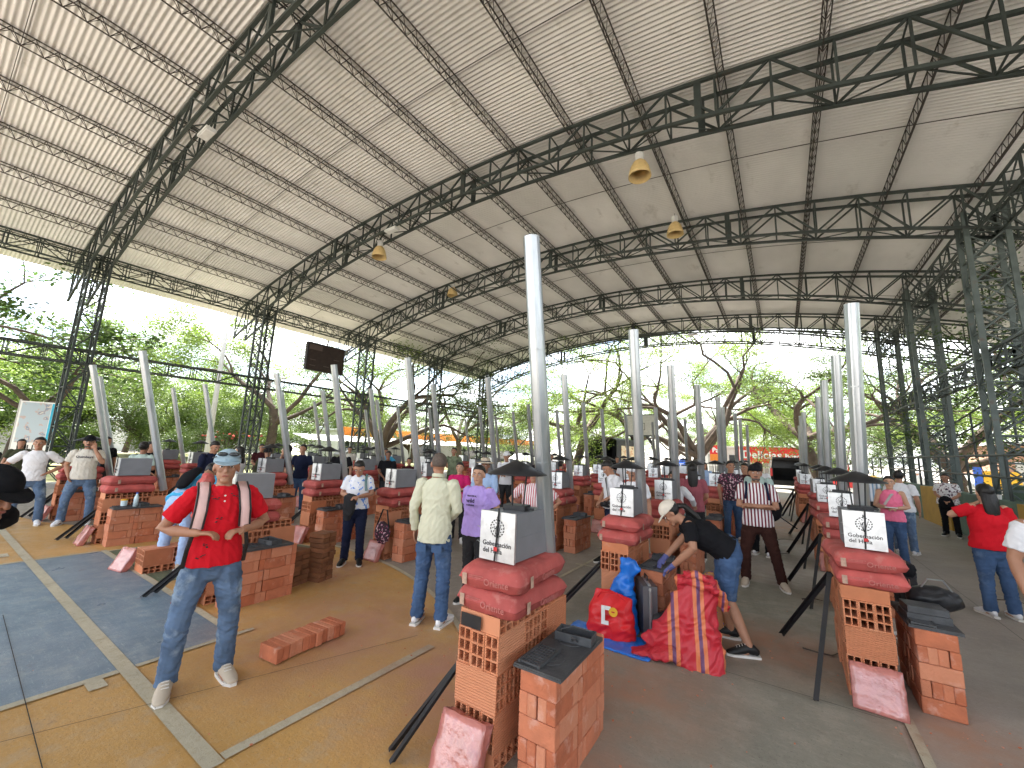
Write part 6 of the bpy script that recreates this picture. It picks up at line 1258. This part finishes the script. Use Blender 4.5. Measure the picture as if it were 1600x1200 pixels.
t = thing('handbag', 'shiny black handbag on the stove top of the front kit of the rightmost row', 'bag', (0.99, 5.02, 0.60), 0.2); link('bag', remesh(MB().ell((0, 0, 0.09), (0.19, 0.10, 0.10), 16, 12), 'bag', 0.009, 2, 0.004, 16), 'black', t); obj('handle', MB().tube([(-0.10, -0.02, 0.15), (-0.04, -0.03, 0.25), (0.06, -0.03, 0.25), (0.13, -0.02, 0.14)], 0.007, 6), 'galv', t)
t = thing('iron_box', 'black cast iron ash box on the stove top of the front right kit', 'ash box', (0.74, 4.58, 0.604), 0.1); obj('tray', MB().box(0, 0.26, 0, 0.20, 0.0, 0.05).box(0.01, 0.25, 0.01, 0.19, 0.052, 0.10), 'iron', t)
t = thing('water_bottle', 'clear water bottle standing on the left brick stack', 'bottle', (-9.22, 2.35, 0.605)); obj('bottle', MB().lathe([(0, 0), (0.034, 0), (0.034, 0.14), (0.02, 0.19), (0.014, 0.2), (0.014, 0.21)], 16), 'water', t, smooth=True); obj('cap', MB().lathe([(0, 0.232), (0.016, 0.232), (0.016, 0.211)], 12), 'blue', t)
t = thing('plastic_cup', 'clear jar with orange lid next to the water bottle', 'jar', (-9.30, 2.22, 0.605)); obj('jar', MB().lathe([(0, 0), (0.04, 0), (0.045, 0.1), (0.0, 0.1)], 14), 'water', t); obj('lid', MB().lathe([(0.047, 0.101), (0.047, 0.12), (0, 0.12)], 14), 'amber', t)
t = thing('paper_sheets', 'two white printed sheets stuck on a firebox left of the striped shirt', 'papers', (-1.62, 8.93, 1.06)); obj('sheet', MB().box(-0.02, 0.14, -0.012, -0.008, 0.05, 0.32), 'paper', t); obj('sheet', MB().box(0.145, 0.31, -0.012, -0.008, 0.03, 0.27), 'paper', t)
t = thing('backpack', 'black backpack hanging behind the man in mint', 'bag', (-0.22, 9.0, 0.72)); link('bag', remesh(MB().ell((0, 0, 0.2), (0.16, 0.11, 0.24), 14, 10), 'bag', 0.014, 2, 0.006, 10), 'c_black', t); obj('strap', MB().tube([(0.12, 0, 0.05), (0.26, 0.02, -0.05), (0.36, 0, -0.12)], 0.01, 6), 'c_black', t)
t = thing('equipment_case', 'dark box with a round black top far down the aisle left of the van', 'box', (-1.05, 21.0, 0)); obj('case', MB().box(-0.25, 0.25, -0.2, 0.2, 0.02, 0.55), 'case', t); obj('drum', MB().ell((0.05, 0, 0.72), (0.2, 0.2, 0.18), 14, 10), 'black', t, smooth=True)
t = thing('umbrella', 'black open umbrella held over the terraces at right', 'umbrella', (4.75, 12.6, 1.35)); obj('canopy', MB().lathe([(0.0, 0.42), (0.2, 0.38), (0.45, 0.2), (0.55, 0.05), (0.53, 0.05), (0.2, 0.36), (0, 0.40)], 8), 'black', t); obj('shaft', MB().tube([(0, 0, 0.4), (0, 0, -0.3)], 0.01, 6), 'galv', t)
for i, (x, y) in enumerate([(4.02, 13.9), (4.02, 14.25)]):
    t = thing('plastic_cup', ('white plastic cup on the right wall', 'second white cup on the right wall, farther from the camera')[i], 'cup', (x, y, 1.102)); obj('cup', MB().lathe([(0, 0), (0.03, 0), (0.04, 0.1), (0.037, 0.1)], 12), 'paper', t)
